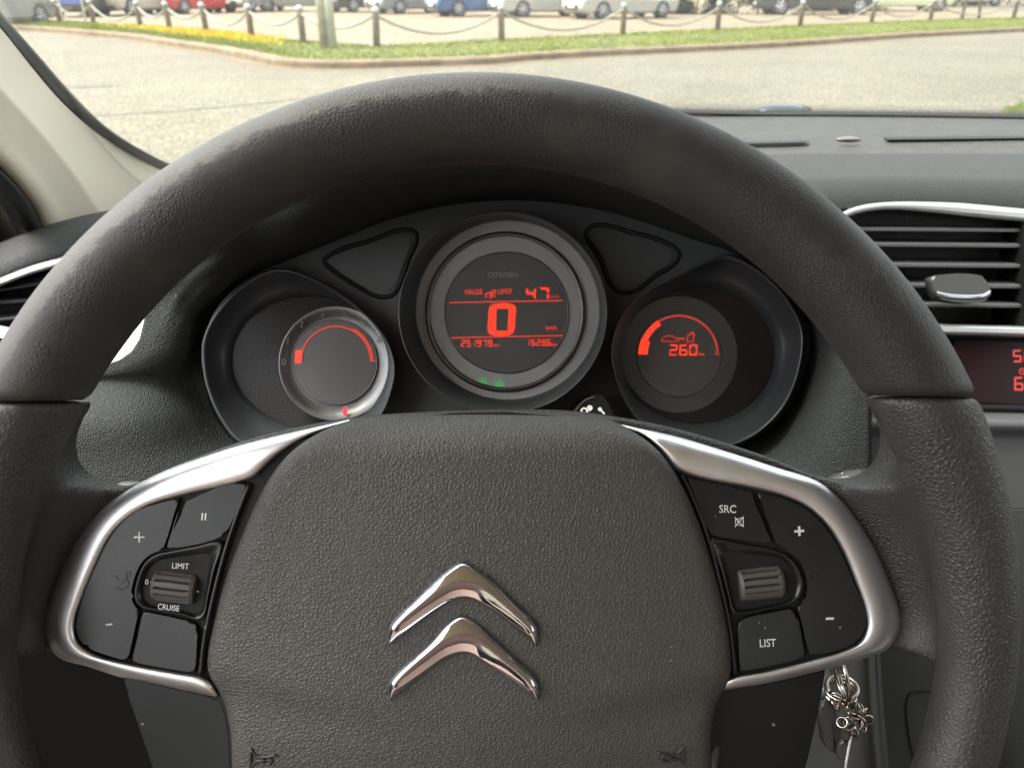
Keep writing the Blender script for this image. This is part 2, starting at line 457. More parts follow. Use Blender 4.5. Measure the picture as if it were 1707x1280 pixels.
MT['fob'] = mat('key_fob_plastic', (0.06, 0.06, 0.062), 0.25)
MT['seat'] = mat('seat_fabric', (0.33, 0.305, 0.285), 0.9, fine=(600, 0.3, 0.0005), noise=(30, 0.2))
MT['doortrim'] = mat('door_trim_grey', (0.22, 0.215, 0.20), 0.7)
MT['carpet'] = mat('floor_carpet', (0.012, 0.012, 0.012), 0.95, fine=(500, 0.5, 0.001))
MT['windscreen'] = glass_mat('windscreen_glass', (0.93, 0.95, 0.93))
_t = MT['windscreen'].node_tree; _o = [n for n in _t.nodes if n.type == 'OUTPUT_MATERIAL'][0]
_src = _o.inputs[0].links[0].from_socket
_tl = _t.nodes.new('ShaderNodeBsdfTranslucent'); _tl.inputs[0].default_value = (.8, .78, .72, 1)
_mx = _t.nodes.new('ShaderNodeMixShader'); _tc = _t.nodes.new('ShaderNodeTexCoord')
_n = _t.nodes.new('ShaderNodeTexNoise'); _n.inputs['Scale'].default_value = 9; _n.inputs['Detail'].default_value = 6
_mr = _t.nodes.new('ShaderNodeMapRange'); _mr.inputs['From Min'].default_value = .3; _mr.inputs['From Max'].default_value = .7
_mr.inputs['To Min'].default_value = .004; _mr.inputs['To Max'].default_value = .016
_t.links.new(_tc.outputs['Object'], _n.inputs['Vector']); _t.links.new(_n.outputs['Fac'], _mr.inputs['Value']); _t.links.new(_mr.outputs[0], _mx.inputs[0])
_t.links.new(_src, _mx.inputs[1]); _t.links.new(_tl.outputs[0], _mx.inputs[2]); _t.links.new(_mx.outputs[0], _o.inputs[0])
MT['lens'] = glass_mat('gauge_lens', (0.95, 0.95, 0.95), 0.12, 0.14)

# ================================================================== STEERING WHEEL
D0 = 0.273
WC = (794.0, 1020.0)
K = D0 / F
wc = P(WC[0], WC[1], D0)
wheel = thing('steering_wheel', 'black grained steering wheel with silver spoke trims and a double chevron emblem', 'steering wheel', wc)
OUTER = 905 * K

def r_tube(a):                         # a in degrees, 0 = right, 90 = top
    return float(np.interp(math.sin(R(a)), RS_, RR_)) + 0.0003
RS_ = [-1, -.1, .15, .40, .6, 1]; RR_ = [.0122, .0120, .0138, .0160, .0160, .0151]; RC_ = [836, 836, 830, 822, 821, 821]

# upper rim: swept tube between the two seams
rows = []
RCN = 822 * K
h_l, h_r = (WC[1] - 667) * K, (WC[1] - 659.5) * K
a_l, a_r = 180 - math.degrees(math.asin(h_l / RCN)), math.degrees(math.asin(h_r / RCN))
n = 170
for i in range(n + 1):
    a = a_l + (a_r - a_l) * i / n
    e = min(i, n - i)
    sh = {0: 0.90, 1: 0.985}.get(e, 1.0)
    r = r_tube(a); rc = float(np.interp(math.sin(R(a)), RS_, RC_)) * K
    r *= sh
    hh = h_l if i < n / 2 else h_r
    bl = max(0.0, 1 - e / 14.0); bl = bl * bl * (3 - 2 * bl)
    row = []
    for k in range(56):
        t = 2 * math.pi * k / 56
        ct, st = math.cos(t), math.sin(t)
        rad = rc + ct * r
        da = math.degrees(math.asin(hh / rad) - math.asin(hh / rc)) * bl
        aa = a + (-da if i < n / 2 else da)
        row.append(wc + Vector((math.cos(R(aa)) * rad, math.sin(R(aa)) * rad, st * r * 1.06)))
    rows.append(row)
bm = grid_bm(rows, close_u=True, cap=True)
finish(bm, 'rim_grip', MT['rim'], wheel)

# lower rim + spokes + hub shell as one skin: signed distance field -> surface net
def sdf_poly(X, Y, poly):
    d = np.full(X.shape, 1e9); s = np.ones(X.shape)
    n = len(poly)
    for i in range(n):
        ax, ay = poly[i]; bx, by = poly[i - 1]
        ex, ey = bx - ax, by - ay; wx, wy = X - ax, Y - ay
        t = np.clip((wx * ex + wy * ey) / (ex * ex + ey * ey + 1e-18), 0, 1)
        dx, dy = wx - ex * t, wy - ey * t
        d = np.minimum(d, dx * dx + dy * dy)
        c1 = Y >= ay; c2 = Y < by; c3 = ex * wy > ey * wx
        flip = (c1 & c2 & c3) | (~c1 & ~c2 & ~c3)
        s = np.where(flip, -s, s)
    return s * np.sqrt(d)

def smin(a, b, k):
    h = np.maximum(k - np.abs(a - b), 0) / k
    return np.minimum(a, b) - h * h * k * 0.25
def smax(a, b, k): return -smin(-a, -b, k)

def surface_net(f, org, h):
    nx, ny, nz = f.shape
    inside = f < 0
    cs = np.zeros((nx - 1, ny - 1, nz - 1), int)
    for dx in (0, 1):
        for dy in (0, 1):
            for dz in (0, 1):
                cs += inside[dx:nx - 1 + dx, dy:ny - 1 + dy, dz:nz - 1 + dz]
    act = (cs > 0) & (cs < 8)
    idx = -np.ones(act.shape, int); ids = np.argwhere(act); idx[act] = np.arange(len(ids))
    acc = np.zeros((len(ids), 3)); cnt = np.zeros(len(ids))
    corners = [(x, y, z) for x in (0, 1) for y in (0, 1) for z in (0, 1)]
    for i, a in enumerate(corners):
        for b in corners[i + 1:]:
            if sum(abs(p - q) for p, q in zip(a, b)) != 1: continue
            fa = f[ids[:, 0] + a[0], ids[:, 1] + a[1], ids[:, 2] + a[2]]
            fb = f[ids[:, 0] + b[0], ids[:, 1] + b[1], ids[:, 2] + b[2]]
            m = (fa < 0) != (fb < 0)
            t = np.where(m, fa / (fa - fb + 1e-20), 0)
            for k in range(3):
                acc[:, k] += np.where(m, a[k] + (b[k] - a[k]) * t, 0)
            cnt += m
    v = (ids + acc / cnt[:, None]) * h + np.array(org)
    faces = []
    for ax in range(3):
        sl0 = [slice(1, -1)] * 3; sl1 = [slice(1, -1)] * 3
        sl0[ax] = slice(0, -1); sl1[ax] = slice(1, None)
        A = inside[tuple(sl0)]; B = inside[tuple(sl1)]
        e = np.argwhere(A != B)
        off = np.ones(3, int); off[ax] = 0
        e = e + off
        o1, o2 = [k for k in range(3) if k != ax]
        def cell(du, dv):
            q = e.copy(); q[:, o1] -= du; q[:, o2] -= dv
            return idx[q[:, 0], q[:, 1], q[:, 2]]
        qd = np.stack([cell(1, 1), cell(0, 1), cell(0, 0), cell(1, 0)], 1)
        faces.append(qd)
    fc = np.vstack(faces)
    fc = fc[(fc >= 0).all(1)]
    return v, fc

def dsp(px):                           # depth of the spoke skin by distance from the hub
    t = min(1.0, max(0.0, (abs(px - 794) - 715) / 120)); t = t * t * (3 - 2 * t)
    return 0.2995 + (0.268 - 0.2995) * t

B_ = 0.2985
spoke_px = [(x, y, dsp(x)) for x, y in ((-60, 648), (60, 650), (100, 652), (128, 668), (110, 700), (98, 735), (99, 765), (115, 790), (145, 806), (195, 815), (262, 786), (355, 750), (440, 724), (560, 700), (660, 690), (830, 684), (960, 686),
            (1040, 697), (1127, 714), (1211, 738), (1295, 766), (1363, 793), (1415, 803), (1452, 797), (1478, 777), (1491, 745), (1490, 715), (1476, 685), (1462, 655), (1510, 645), (1545, 648), (1660, 648))]
spoke_px += [(x, y, B_) for x, y in ((1760, 900), (1760, 1100), (1600, 1098), (1500, 1087), (1440, 1096), (1220, 1150), (1190, 1300), (1080, 1430), (900, 1475), (690, 1475), (510, 1430), (395, 1300), (352, 1160), (200, 1128), (95, 1094), (0, 1094), (-140, 1098), (-140, 900))]
sp = catmull(spoke_px, closed=True, n=3)
poly = [tuple((P(x, y, d) - wc).xy) for x, y, d in sp]
# bottom arms to the rim
def arm(pts): return [tuple((P(x, y, 0.300) - wc).xy) for x, y in pts]
armL = arm([(225, 1120), (365, 1150), (400, 1330), (520, 1480), (640, 1640), (660, 2050), (480, 2050), (400, 1800), (300, 1500), (258, 1280)])
armR = arm([(1195, 1150), (1370, 1110), (1335, 1280), (1290, 1500), (1190, 1800), (1110, 2050), (930, 2050), (950, 1640), (1070, 1480), (1180, 1330)])
h = 0.0017
xs = np.arange(-0.205, 0.206, h); ys = np.arange(-0.205, 0.092, h); zs = np.arange(-0.056, 0.024, h)
X2, Y2 = np.meshgrid(xs, ys, indexing='ij')
d2 = sdf_poly(X2, Y2, poly)
dA = np.minimum(sdf_poly(X2, Y2, armL), sdf_poly(X2, Y2, armR))
rho = np.hypot(X2, Y2)
sinA = Y2 / np.maximum(rho, 1e-6)
rt = np.interp(sinA, RS_, RR_); rcn = np.interp(sinA, RS_, RC_) * K
# pocket that the silver trims and switches sit in
pkL = [(582, 697), (440, 729), (355, 754), (262, 788), (206, 818), (162, 851), (134, 886), (106, 941), (82, 1009), (75, 1051), (81, 1073), (98, 1097), (144, 1113), (271, 1147), (358, 1164), (420, 1300), (800, 1300), (800, 700)]
pkR = [(1014, 699), (1055, 709), (1127, 724), (1211, 750), (1295, 777), (1365, 800), (1395, 821), (1425, 855), (1458, 907), (1483, 963), (1501, 1012), (1504, 1034), (1498, 1061), (1478, 1085), (1443, 1099), (1359, 1124), (1200, 1155), (1150, 1300), (790, 1300), (790, 700)]
def pocket(pts): return sdf_poly(X2, Y2, [tuple((P(x, y, .297) - wc).xy) for x, y in catmull(pts, closed=True, n=2)])
dpk = np.minimum(pocket(pkL), pocket(pkR))
tt = np.clip(dpk / 0.024, 0, 1); tt = tt * tt * (3 - 2 * tt)
ztop = -(0.2992 - D0) + (0.2992 - 0.268) * tt        # skin climbs from the trims to the rim
half = (ztop + (0.316 - D0)) / 2
Z = zs[None, None, :]
tor = np.sqrt((rho - rcn)[:, :, None] ** 2 + (Z / 1.06) ** 2) - rt[:, :, None]
d2 = np.maximum(d2, rho - (rcn + 0.007))
slab = smax(np.broadcast_to(d2[:, :, None], tor.shape), np.abs(Z - (ztop - half)[:, :, None]) - half[:, :, None], 0.006)
armz = -0.0425 + 0.032 * np.clip((rho - 0.145) / 0.03, 0, 1)
arms = smax(np.broadcast_to(dA[:, :, None], tor.shape), np.abs(Z - armz[:, :, None]) - 0.006, 0.004)
arms = np.where((rho > OUTER - 0.010)[:, :, None], 1.0, arms)
body = smin(smin(tor, slab, 0.008), arms, 0.004)
pk3 = np.maximum(np.broadcast_to(dpk[:, :, None], tor.shape), (D0 - 0.3012) - Z)
body = smax(body, -pk3, 0.0012)
yseam = np.where(X2 < 0, -(668.5 - WC[1]) * K, -(661 - WC[1]) * K)
body = smax(body, (Y2 - yseam)[:, :, None] + 0 * Z, 0.003)
v, fc = surface_net(body, (xs[0], ys[0], zs[0]), h)
me = bpy.data.meshes.new('spoke_body')
me.from_pydata([tuple(q) for q in v], [], [tuple(int(i) for i in q) for q in fc])
bm = bmesh.new(); bm.from_mesh(me); bpy.data.meshes.remove(me)
for _ in range(3): bmesh.ops.smooth_vert(bm, verts=bm.verts[:], factor=0.5, use_axis_x=True, use_axis_y=True, use_axis_z=True)
bmesh.ops.translate(bm, verts=bm.verts[:], vec=wc)
finish(bm, 'spoke_body', MT['spoke'], wheel)

# airbag cover
pad_px = [(585, 700), (520, 728), (476, 762), (444, 806), (408, 882), (378, 960), (357, 1040), (346, 1105), (352, 1132), (372, 1165), (384, 1215), (390, 1300), (420, 1380), (520, 1440), (690, 1468), (900, 1468), (1070, 1440), (1160, 1380), (1182, 1300), (1186, 1215), (1196, 1168), (1214, 1138), (1219, 1105), (1212, 1045), (1194, 965), (1165, 872), (1132, 800), (1098, 752), (1060, 722), (1012, 698), (940, 690), (830, 686), (700, 689)]
def pad_d(x, y):
    d = 0.2835 + 0.0055 * ((x - 790) / 420) ** 2
    if y < 762: d += 0.013 * ((762 - y) / 75) ** 1.8
    yc = 1205 - 75 * ((x - 790) / 430) ** 2
    u = min(1, max(0, (y - yc + 30) / 60)); u = u * u * (3 - 2 * u)
    d += 0.0022 * u * (0.25 + 0.75 * min(1, abs(x - 790) / 300)) + 0.012 * max(0, (y - 1230) / 240) ** 1.5
    return d
bm = polar_plate(pad_px, (790, 1000), pad_d, [(t, 0) for t in np.linspace(0.04, 0.93, 26)] + [(0.955, 0.0002), (0.972, 0.0007), (0.985, 0.0016), (0.994, 0.0028), (1.0, 0.0046)], 0.010, nres=240)
pad = finish(bm, 'airbag_cover', MT['pad'], wheel)

# shadow-gap backing between cover and spoke fittings
gap_px = [(600, 708), (440, 770), (395, 850), (330, 1000), (318, 1120), (352, 1160), (365, 1300), (480, 1440), (790, 1470), (1100, 1440), (1195, 1300), (1212, 1160), (1240, 1120), (1232, 1000), (1180, 850), (1125, 770), (1000, 706)]
bm = plate(gap_px, 0.2970, 0.004, bev=0.0)
finish(bm, 'hub_gap', MT['darkgap'], wheel, smooth=False)

# emblem: two chrome chevrons
def chevron(outer, ridge, inner, name):
    N_ = 90
    o = resample(catmull(outer, n=8), N_); i_ = resample(catmull(inner, n=8), N_); r_ = resample(catmull(ridge, n=8), N_)
    TP = [min(1.0, .15 + min(j, N_ - 1 - j) / 7) for j in range(N_)]
    rows = []
    for (a, lift) in ((0, -0.0045), (0.0, 0.0), (0.14, 0.0011), (0.35, 0.0021), (0.7, 0.0030), (1.0, 0.0034)):
        rows.append([P(o[j][0] * (1 - a) + r_[j][0] * a, o[j][1] * (1 - a) + r_[j][1] * a, pad_d(*o[j]) - 0.0005 - lift * TP[j]) for j in range(N_)])
    for (a, lift) in ((0.25, 0.0030), (0.55, 0.0022), (0.85, 0.0012), (1.0, 0.0002), (1.0, -0.0045)):
        rows.append([P(r_[j][0] * (1 - a) + i_[j][0] * a, r_[j][1] * (1 - a) + i_[j][1] * a, pad_d(*o[j]) - 0.0005 - lift * TP[j]) for j in range(N_)])
    bm = grid_bm(rows)
    return finish(bm, name, MT['chrome'], wheel)
up_o = [(649, 1073), (645, 1058), (647, 1043), (656, 1030), (687, 1001), (737, 955), (760, 939), (772, 935.5), (785, 940), (825, 970), (862, 1007), (890, 1035), (897, 1050), (897, 1066), (893, 1076)]
up_i = [(649, 1073), (662, 1064), (712, 1027), (745, 1005), (758, 999), (772, 997), (786, 999), (803, 1007), (850, 1041), (893, 1076)]
up_r = [(649, 1072), (656, 1050), (672, 1030), (705, 1003), (742, 977), (772, 969), (802, 975), (835, 1000), (868, 1030), (888, 1054), (893, 1075)]
chevron(up_o, up_r, up_i, 'emblem_chevron')
lo_o = [(649, 1167), (645, 1152), (647, 1136), (657, 1122), (690, 1092), (720, 1065), (752, 1032), (770, 1025), (787, 1032), (825, 1065), (862, 1100), (890, 1126), (898, 1141), (899, 1157), (895, 1168)]
lo_i = [(649, 1167), (662, 1158), (712, 1120), (742, 1098), (756, 1092), (770, 1089), (785, 1091), (806, 1104), (850, 1133), (895, 1168)]
lo_r = [(649, 1166), (657, 1141), (674, 1120), (705, 1093), (740, 1067), (770, 1059), (800, 1066), (835, 1092), (868, 1121), (889, 1146), (895, 1167)]
chevron(lo_o, lo_r, lo_i, 'emblem_chevron')

# silver C-shaped trims
def trim(outer, inner, name):
    N_ = 150
    o = resample(catmull(outer, n=6), N_); i_ = resample(catmull(inner, n=6), N_)
    prof = [(0, .3050), (0, .3004), (.03, .2980), (.09, .2958), (.18, .2944), (.32, .2934), (.5, .2928), (.7, .2925), (.84, .2927), (.93, .2934), (.98, .2946), (1.0, .2965), (1.0, .3050)]
    rows = []
    for s, d in prof:
        row = []
        for j in range(N_):
            x, y = o[j][0] * (1 - s) + i_[j][0] * s, o[j][1] * (1 - s) + i_[j][1] * s
            wpx = math.hypot(o[j][0] - i_[j][0], o[j][1] - i_[j][1])
            f = min(1.0, wpx / 26)
            dd = .2970 + (d - .2970) * f if d < .2970 else d
            if y < 760: dd += 0.006 * ((760 - y) / 60) ** 1.6
            row.append(P(x, y, dd))
        rows.append(row)
    return finish(grid_bm(rows), name, MT['silver'], wheel)
tl_o = [(582, 699), (560, 704), (500, 717), (440, 731), (355, 756), (262, 790), (208, 820), (165, 853), (136, 887), (106, 942), (81, 1009), (73, 1050), (79, 1073), (98, 1096), (144, 1110), (199, 1128), (271, 1144), (330, 1157), (358, 1161)]
tl_i = [(583, 702), (562, 708), (516, 725), (469, 753), (440, 779), (425, 794), (408, 801), (305, 826), (250, 842), (216, 861), (187, 891), (157, 950), (136, 1001), (125, 1039), (130, 1068), (157, 1089), (208, 1104), (296, 1121), (335, 1128), (352, 1138), (363, 1157)]
trim(tl_o, tl_i, 'spoke_trim')
tr_o = [(1014, 701), (1055, 711), (1127, 726), (1211, 752), (1295, 779), (1363, 802), (1392, 823), (1422, 857), (1456, 908), (1481, 963), (1499, 1013), (1502, 1034), (1496, 1060), (1477, 1083), (1443, 1096), (1359, 1121), (1274, 1140), (1225, 1148), (1200, 1152)]
tr_i = [(1012, 704), (1046, 714), (1076, 727), (1105, 756), (1122, 780), (1143, 790), (1253, 813), (1304, 826), (1346, 845), (1380, 878), (1405, 920), (1426, 971), (1441, 1013), (1445, 1043), (1435, 1068), (1409, 1083), (1359, 1098), (1274, 1119), (1222, 1129), (1207, 1137), (1196, 1150)]
trim(tr_o, tr_i, 'spoke_trim')

# switch panels
DB = 0.2945
def button(pts, name, parent, d=DB, t=0.006, bev=0.0007, m='gloss', n=4):
    return finish(plate(pts, d, t, bev=bev, seg=3, n=n), name, MT[m], parent, wn=True)
def decal(bm, name, m, parent): return finish(bm, name, MT[m], parent, smooth=False)

pl = finish(plate([(430, 790), (300, 824), (240, 842), (180, 890), (140, 975), (120, 1045), (130, 1080), (215, 1112), (335, 1134), (352, 1120), (366, 1040), (392, 960), (418, 880), (445, 815)], 0.2968, 0.004, bev=0), 'switch_panel', MT['darkgap'], wheel, smooth=False)
pr = finish(plate([(1125, 782), (1250, 810), (1346, 842), (1410, 915), (1450, 1030), (1430, 1078), (1340, 1106), (1222, 1134), (1212, 1060), (1192, 960), (1160, 870)], 0.2968, 0.004, bev=0), 'switch_panel', MT['darkgap'], wheel, smooth=False)

DT = DB - 0.00015
rock = button([(298, 831, 'c'), (289, 860), (283, 881), (277, 900), (271, 916, 'c'), (252, 923), (236, 937), (224, 963), (218.5, 994), (224, 1009), (231, 1018, 'c'), (222, 1060), (212.5, 1101, 'c'), (180, 1092), (143, 1077), (131, 1062), (127, 1044), (133, 1013), (150, 962), (180, 902), (208, 866), (236, 848), (267, 838)], 'rocker_button', pl, bev=0.0009)
decal(line_bm([(223, 895), (241, 895)], 2.6, DT, line_bm([(232, 886), (232, 904)], 2.6, DT - 0.00002)), 'plus_mark', 'white', rock)
decal(line_bm([(176, 1041), (187, 1040)], 3, DT), 'minus_mark', 'white', rock)
ck = bmesh.new(); arc_bm((203, 972), 10, 11.6, -150, 60, DT, bm=ck); line_bm([(203, 972), (212, 962)], 1.6, DT, ck); arc_bm((214, 957), 3.2, 4.6, 0, 360, DT, bm=ck); line_bm([(192, 960), (198, 966)], 1.4, DT, ck)
decal(ck, 'cruise_symbol', 'faint', rock)
pb = button([(312, 833, 'c'), (408, 805), (411, 810), (390, 862), (373, 890), (357, 899), (277, 916, 'c'), (284, 893), (301, 860), (306, 846)], 'pause_button', pl)
decal(line_bm([(343, 855), (342, 867)], 2.8, DT, line_bm([(337.5, 855), (336.5, 867)], 2.8, DT)), 'pause_mark', 'white', pb)
bb = button([(238, 1019, 'c'), (300, 1032), (321, 1038), (328, 1047), (328, 1070), (325, 1121, 'c'), (275, 1113), (219, 1103, 'c'), (229, 1064)], 'blank_button', pl)
def housing(out, win, name, parent, dip):
    """dished plate: flat outer lip falling to a pocket round the thumbwheel"""
    N_ = 72
    o = resample(catmull(out, closed=True, n=6), N_, closed=True)
    c = (sum(p[0] for p in win) / len(win), sum(p[1] for p in win) / len(win))
    w = catmull(win, closed=True, n=10)
    ws = []
    for x, y in o:
        a = math.atan2(y - c[1], x - c[0])
        best = min(w, key=lambda q: abs((math.atan2(q[1] - c[1], q[0] - c[0]) - a + math.pi) % (2 * math.pi) - math.pi))
        ws.append(best)
    rows = []
    for s, d in ((0, DB + .004), (0, DB + .0008), (.03, DB + .0002), (.10, DB), (.22, DB + .0003), (.45, DB + .0022), (.75, DB + dip * .85), (1.0, DB + dip), (1.0, DB + dip + .004)):
        rows.append([P(o[j][0] * (1 - s) + ws[j][0] * s, o[j][1] * (1 - s) + ws[j][1] * s, d) for j in range(N_)])
    return finish(grid_bm(rows, close_u=True), name, MT['gloss'], parent)
def thumbwheel(cx, cy, wpx, hpx, rot, parent):
    """ribbed drum lying along its axis"""
    wm, hm = wpx * DB / F / 2, hpx * DB / F / 2
    c = P(cx, cy, DB + 0.0035); rows = []
    ns, nl = 96, 14
    for i in range(nl + 1):
        u = -1 + 2 * i / nl
        e = min(1.0, (1 - abs(u)) * 9); sh = 0.90 + 0.10 * math.sqrt(max(0, min(1, e))) - 0.035 * u * u
        row = []
        for k in range(ns):
            a = 2 * math.pi * k / ns
            gv = 0.0
            q = (a / (2 * math.pi) * 14) % 1
            if abs(u) < 0.80 and q < 0.24: gv = 0.0020
            rr = hm * sh - gv
            row.append(Vector((u * wm, math.sin(a) * rr, math.cos(a) * rr * 0.85)))
        rows.append(row)
    mt = Matrix.Translation(c) @ Matrix.Rotation(R(rot), 4, 'Z')
    rows = [[mt @ q for q in r] for r in rows]
    bm = grid_bm(rows, close_u=True, cap=True)
    return finish(bm, 'thumbwheel', MT['knurl'], parent, smooth=False)
hl = housing([(371, 902), (330, 909), (285, 918), (256, 925), (239, 940), (227, 968), (223, 994), (231, 1010), (267, 1018), (307, 1026), (331, 1034), (340, 1028), (347, 996), (358, 950)], [(262, 952), (295, 942), (329, 952), (335, 978), (328, 1006), (295, 1008), (260, 1000), (254, 976)], 'selector_housing', pl, 0.0045)
thumbwheel(294, 977, 70, 56, -7, hl)
decal(text_bm('LIMIT', 301, 943, DB - .0002, 9.5, rot=-3, wpx=28), 'limit_lettering', 'white', hl)
decal(text_bm('CRUISE', 281, 1012, DB - .0002, 9.5, rot=-6, wpx=36), 'cruise_lettering', 'white', hl)
decal(text_bm('0', 244.5, 969.5, DB + .0012, 8.5), 'zero_mark', 'white', hl)
decal(line_bm([(251, 970), (258, 971)], 2.2, DB + .0016, line_bm([(327.5, 985), (331.5, 986)], 2.4, DB + .0016)), 'index_mark', 'white', hl)

rr_ = button([(1264, 822, 'c'), (1311, 833), (1343, 848), (1369, 872), (1398, 914), (1422, 968), (1442, 1018), (1443, 1042), (1433, 1062), (1414, 1077), (1350, 1093, 'c'), (1340, 1052), (1330, 1013, 'c'), (1341, 1002), (1346.5, 977), (1338, 944), (1323, 919), (1295, 908, 'c'), (1279, 865)], 'rocker_button', pr, bev=0.0009)
decal(line_bm([(1324, 885.5), (1340.5, 884.5)], 4, DT, line_bm([(1332, 877), (1332.8, 893)], 4, DT - 0.00002)), 'plus_mark', 'white', rr_)
decal(line_bm([(1376.5, 1031), (1390, 1030.5)], 4, DT), 'minus_mark', 'white', rr_)
decal(line_bm([(1354, 956), (1362, 955), (1370, 949), (1371, 972), (1363, 966), (1355, 965)], 1.2, DT, closed=True), 'speaker_symbol', 'faint', rr_)
sb = button([(1147, 797, 'c'), (1200, 808), (1253, 820, 'c'), (1257, 835), (1263, 850), (1279, 887), (1287, 905.5, 'c'), (1240, 899), (1194, 893), (1181, 885), (1166, 846)], 'source_button', pr)
decal(text_bm('SRC', 1213, 848, DT, 13, rot=-1, wpx=28, bold=0.006), 'source_lettering', 'white', sb)
mu = bmesh.new(); line_bm([(1226, 865), (1230, 865), (1230, 874), (1226, 874)], 1.2, DT, mu, closed=True); line_bm([(1230, 865), (1239, 862), (1239, 877), (1230, 874)], 1.2, DT, mu); line_bm([(1225, 862), (1240, 878)], 1.3, DT - .00003, mu); line_bm([(1225, 878), (1240, 861)], 1.3, DT - .00006, mu)
decal(mu, 'mute_symbol', 'white', sb)
lb = button([(1321, 1014, 'c'), (1280, 1022), (1245, 1030), (1232, 1038), (1231, 1060), (1234, 1119, 'c'), (1290, 1108), (1342, 1096, 'c'), (1334, 1056)], 'list_button', pr)
decal(text_bm('LIST', 1280, 1071, DT, 13, rot=2, wpx=27, bold=0.006), 'list_lettering', 'white', lb)
hr = housing([(1184, 898), (1243, 907), (1297, 918), (1318, 929), (1335, 955), (1340, 980), (1330, 1000), (1289, 1013), (1240, 1024), (1222, 1024), (1214, 996), (1200, 946)], [(1228, 950), (1262, 941), (1296, 942), (1306, 968), (1300, 996), (1268, 1003), (1236, 1002), (1226, 978)], 'selector_housing', pr, 0.0045)
thumbwheel(1265.5, 971, 74, 56, 6, hr)
# rib strips flanking the buttons
def strip(pts, parent):
    return finish(tube_bm([P(x, y, DB + 0.0006) for x, y in catmull(pts, n=4)], 0.00045, seg=6), 'light_guide', MT['gloss'], parent)
strip([(298, 852), (283, 900)], pl); strip([(236, 1036), (226, 1085)], pl)
strip([(1260, 846), (1280, 892)], pr); strip([(1329, 1030), (1338, 1075)], pr)
# black rail between buttons and cover
finish(tube_bm([P(x, y, DB + .0008) for x, y in catmull([(416, 806), (394, 862), (372, 930), (352, 1010), (340, 1070), (334, 1124)], n=6)], 0.0009, seg=8), 'panel_rail', MT['gloss'], pl)
finish(tube_bm([P(x, y, DB + .0008) for x, y in catmull([(1137, 792), (1160, 842), (1182, 905), (1203, 985), (1217, 1050), (1226, 1124)], n=6)], 0.0009, seg=8), 'panel_rail', MT['gloss'], pr)

# satin black lower spoke covers
finish(plate([(203, 1128, 'c'), (280, 1146), (362, 1164, 'c'), (374, 1190), (381, 1240), (388, 1330), (430, 1440), (500, 1530), (420, 1640), (320, 1480), (262, 1300)], 0.2968, 0.006, bev=0.0012), 'lower_spoke_cover', MT['gloss2'], wheel, wn=True)
finish(plate([(1196, 1152, 'c'), (1290, 1138), (1377, 1117, 'c'), (1352, 1240), (1325, 1340), (1262, 1500), (1170, 1640), (1085, 1530), (1150, 1440), (1180, 1330), (1183, 1240), (1190, 1180)], 0.2968, 0.006, bev=0.0012), 'lower_spoke_cover', MT['gloss2'], wheel, wn=True)
# embossed horn symbols
def horn(x, y, s):
    bm = bmesh.new()
    def pp(a, b): return P(x + s * a, y + b, pad_d(x + s * a, y + b) - 0.0004)
    for pts in ([(0, -18), (0, 14)], [(1, -14), (9, -5), (18, -3), (44, -6)], [(1, 12), (9, 5), (18, 3), (24, 3)]):
        tube_bm([pp(a, b) for a, b in catmull(pts, n=4)], 0.0004, seg=6, bm=bm)
    tube_bm([pp(27 + 8 * math.cos(t), 3 + 6 * math.sin(t)) for t in np.linspace(0, 2 * math.pi, 24, endpoint=False)], 0.0004, seg=6, closed=True, bm=bm)
    finish(bm, 'horn_symbol', MT['horn'], wheel)
horn(418, 1264, 1); horn(1139, 1260, -1)

# ================================================================== INSTRUMENT CLUSTER
cl = thing('instrument_cluster', 'dark instrument cluster of three round gauges with glowing red digits', 'instrument cluster', P(840, 560, 0.505))
DP = 0.512
plate_px = [(330, 600), (345, 535), (400, 475), (480, 436), (560, 403), (650, 368), (740, 346), (850, 336), (960, 345), (1060, 368), (1150, 400), (1215, 424), (1290, 466), (1338, 530), (1348, 590), (1325, 670), (1260, 730), (1180, 760), (840, 800), (480, 765), (390, 735), (345, 670)]
plate_px = [(840 + (x - 840) * 1.04, 560 + (y - 560) * 1.06) for x, y in plate_px]
mask = finish(plate(plate_px, DP, 0.006, bev=0.001), 'mask_panel', MT['plate'], cl, wn=True)
# triangular insets with a raised groove lip
def inset(pts):
    o = catmull(pts, closed=True, n=5)
    finish(tube_bm([P(x, y, DP - 0.0002) for x, y in o], 0.0016, seg=8, closed=True), 'inset_groove', MT['darkgap'], mask)
    cx_, cy_ = sum(p[0] for p in o) / len(o), sum(p[1] for p in o) / len(o)
    finish(plate([(cx_ + (x - cx_) * .88, cy_ + (y - cy_) * .84) for x, y in o][::2], DP - 0.0008, 0.003, bev=0.0005, n=2), 'inset_panel', MT['plate'], mask, wn=True)
inset([(540, 436), (552, 424), (615, 402), (684, 384), (694, 392), (680, 435), (662, 482), (652, 493), (628, 494), (600, 480), (550, 447)])
inset([(977, 388), (988, 377), (1054, 388), (1122, 412), (1131, 424), (1127, 436), (1090, 462), (1057, 486), (1030, 486), (1018, 474), (1000, 430)])

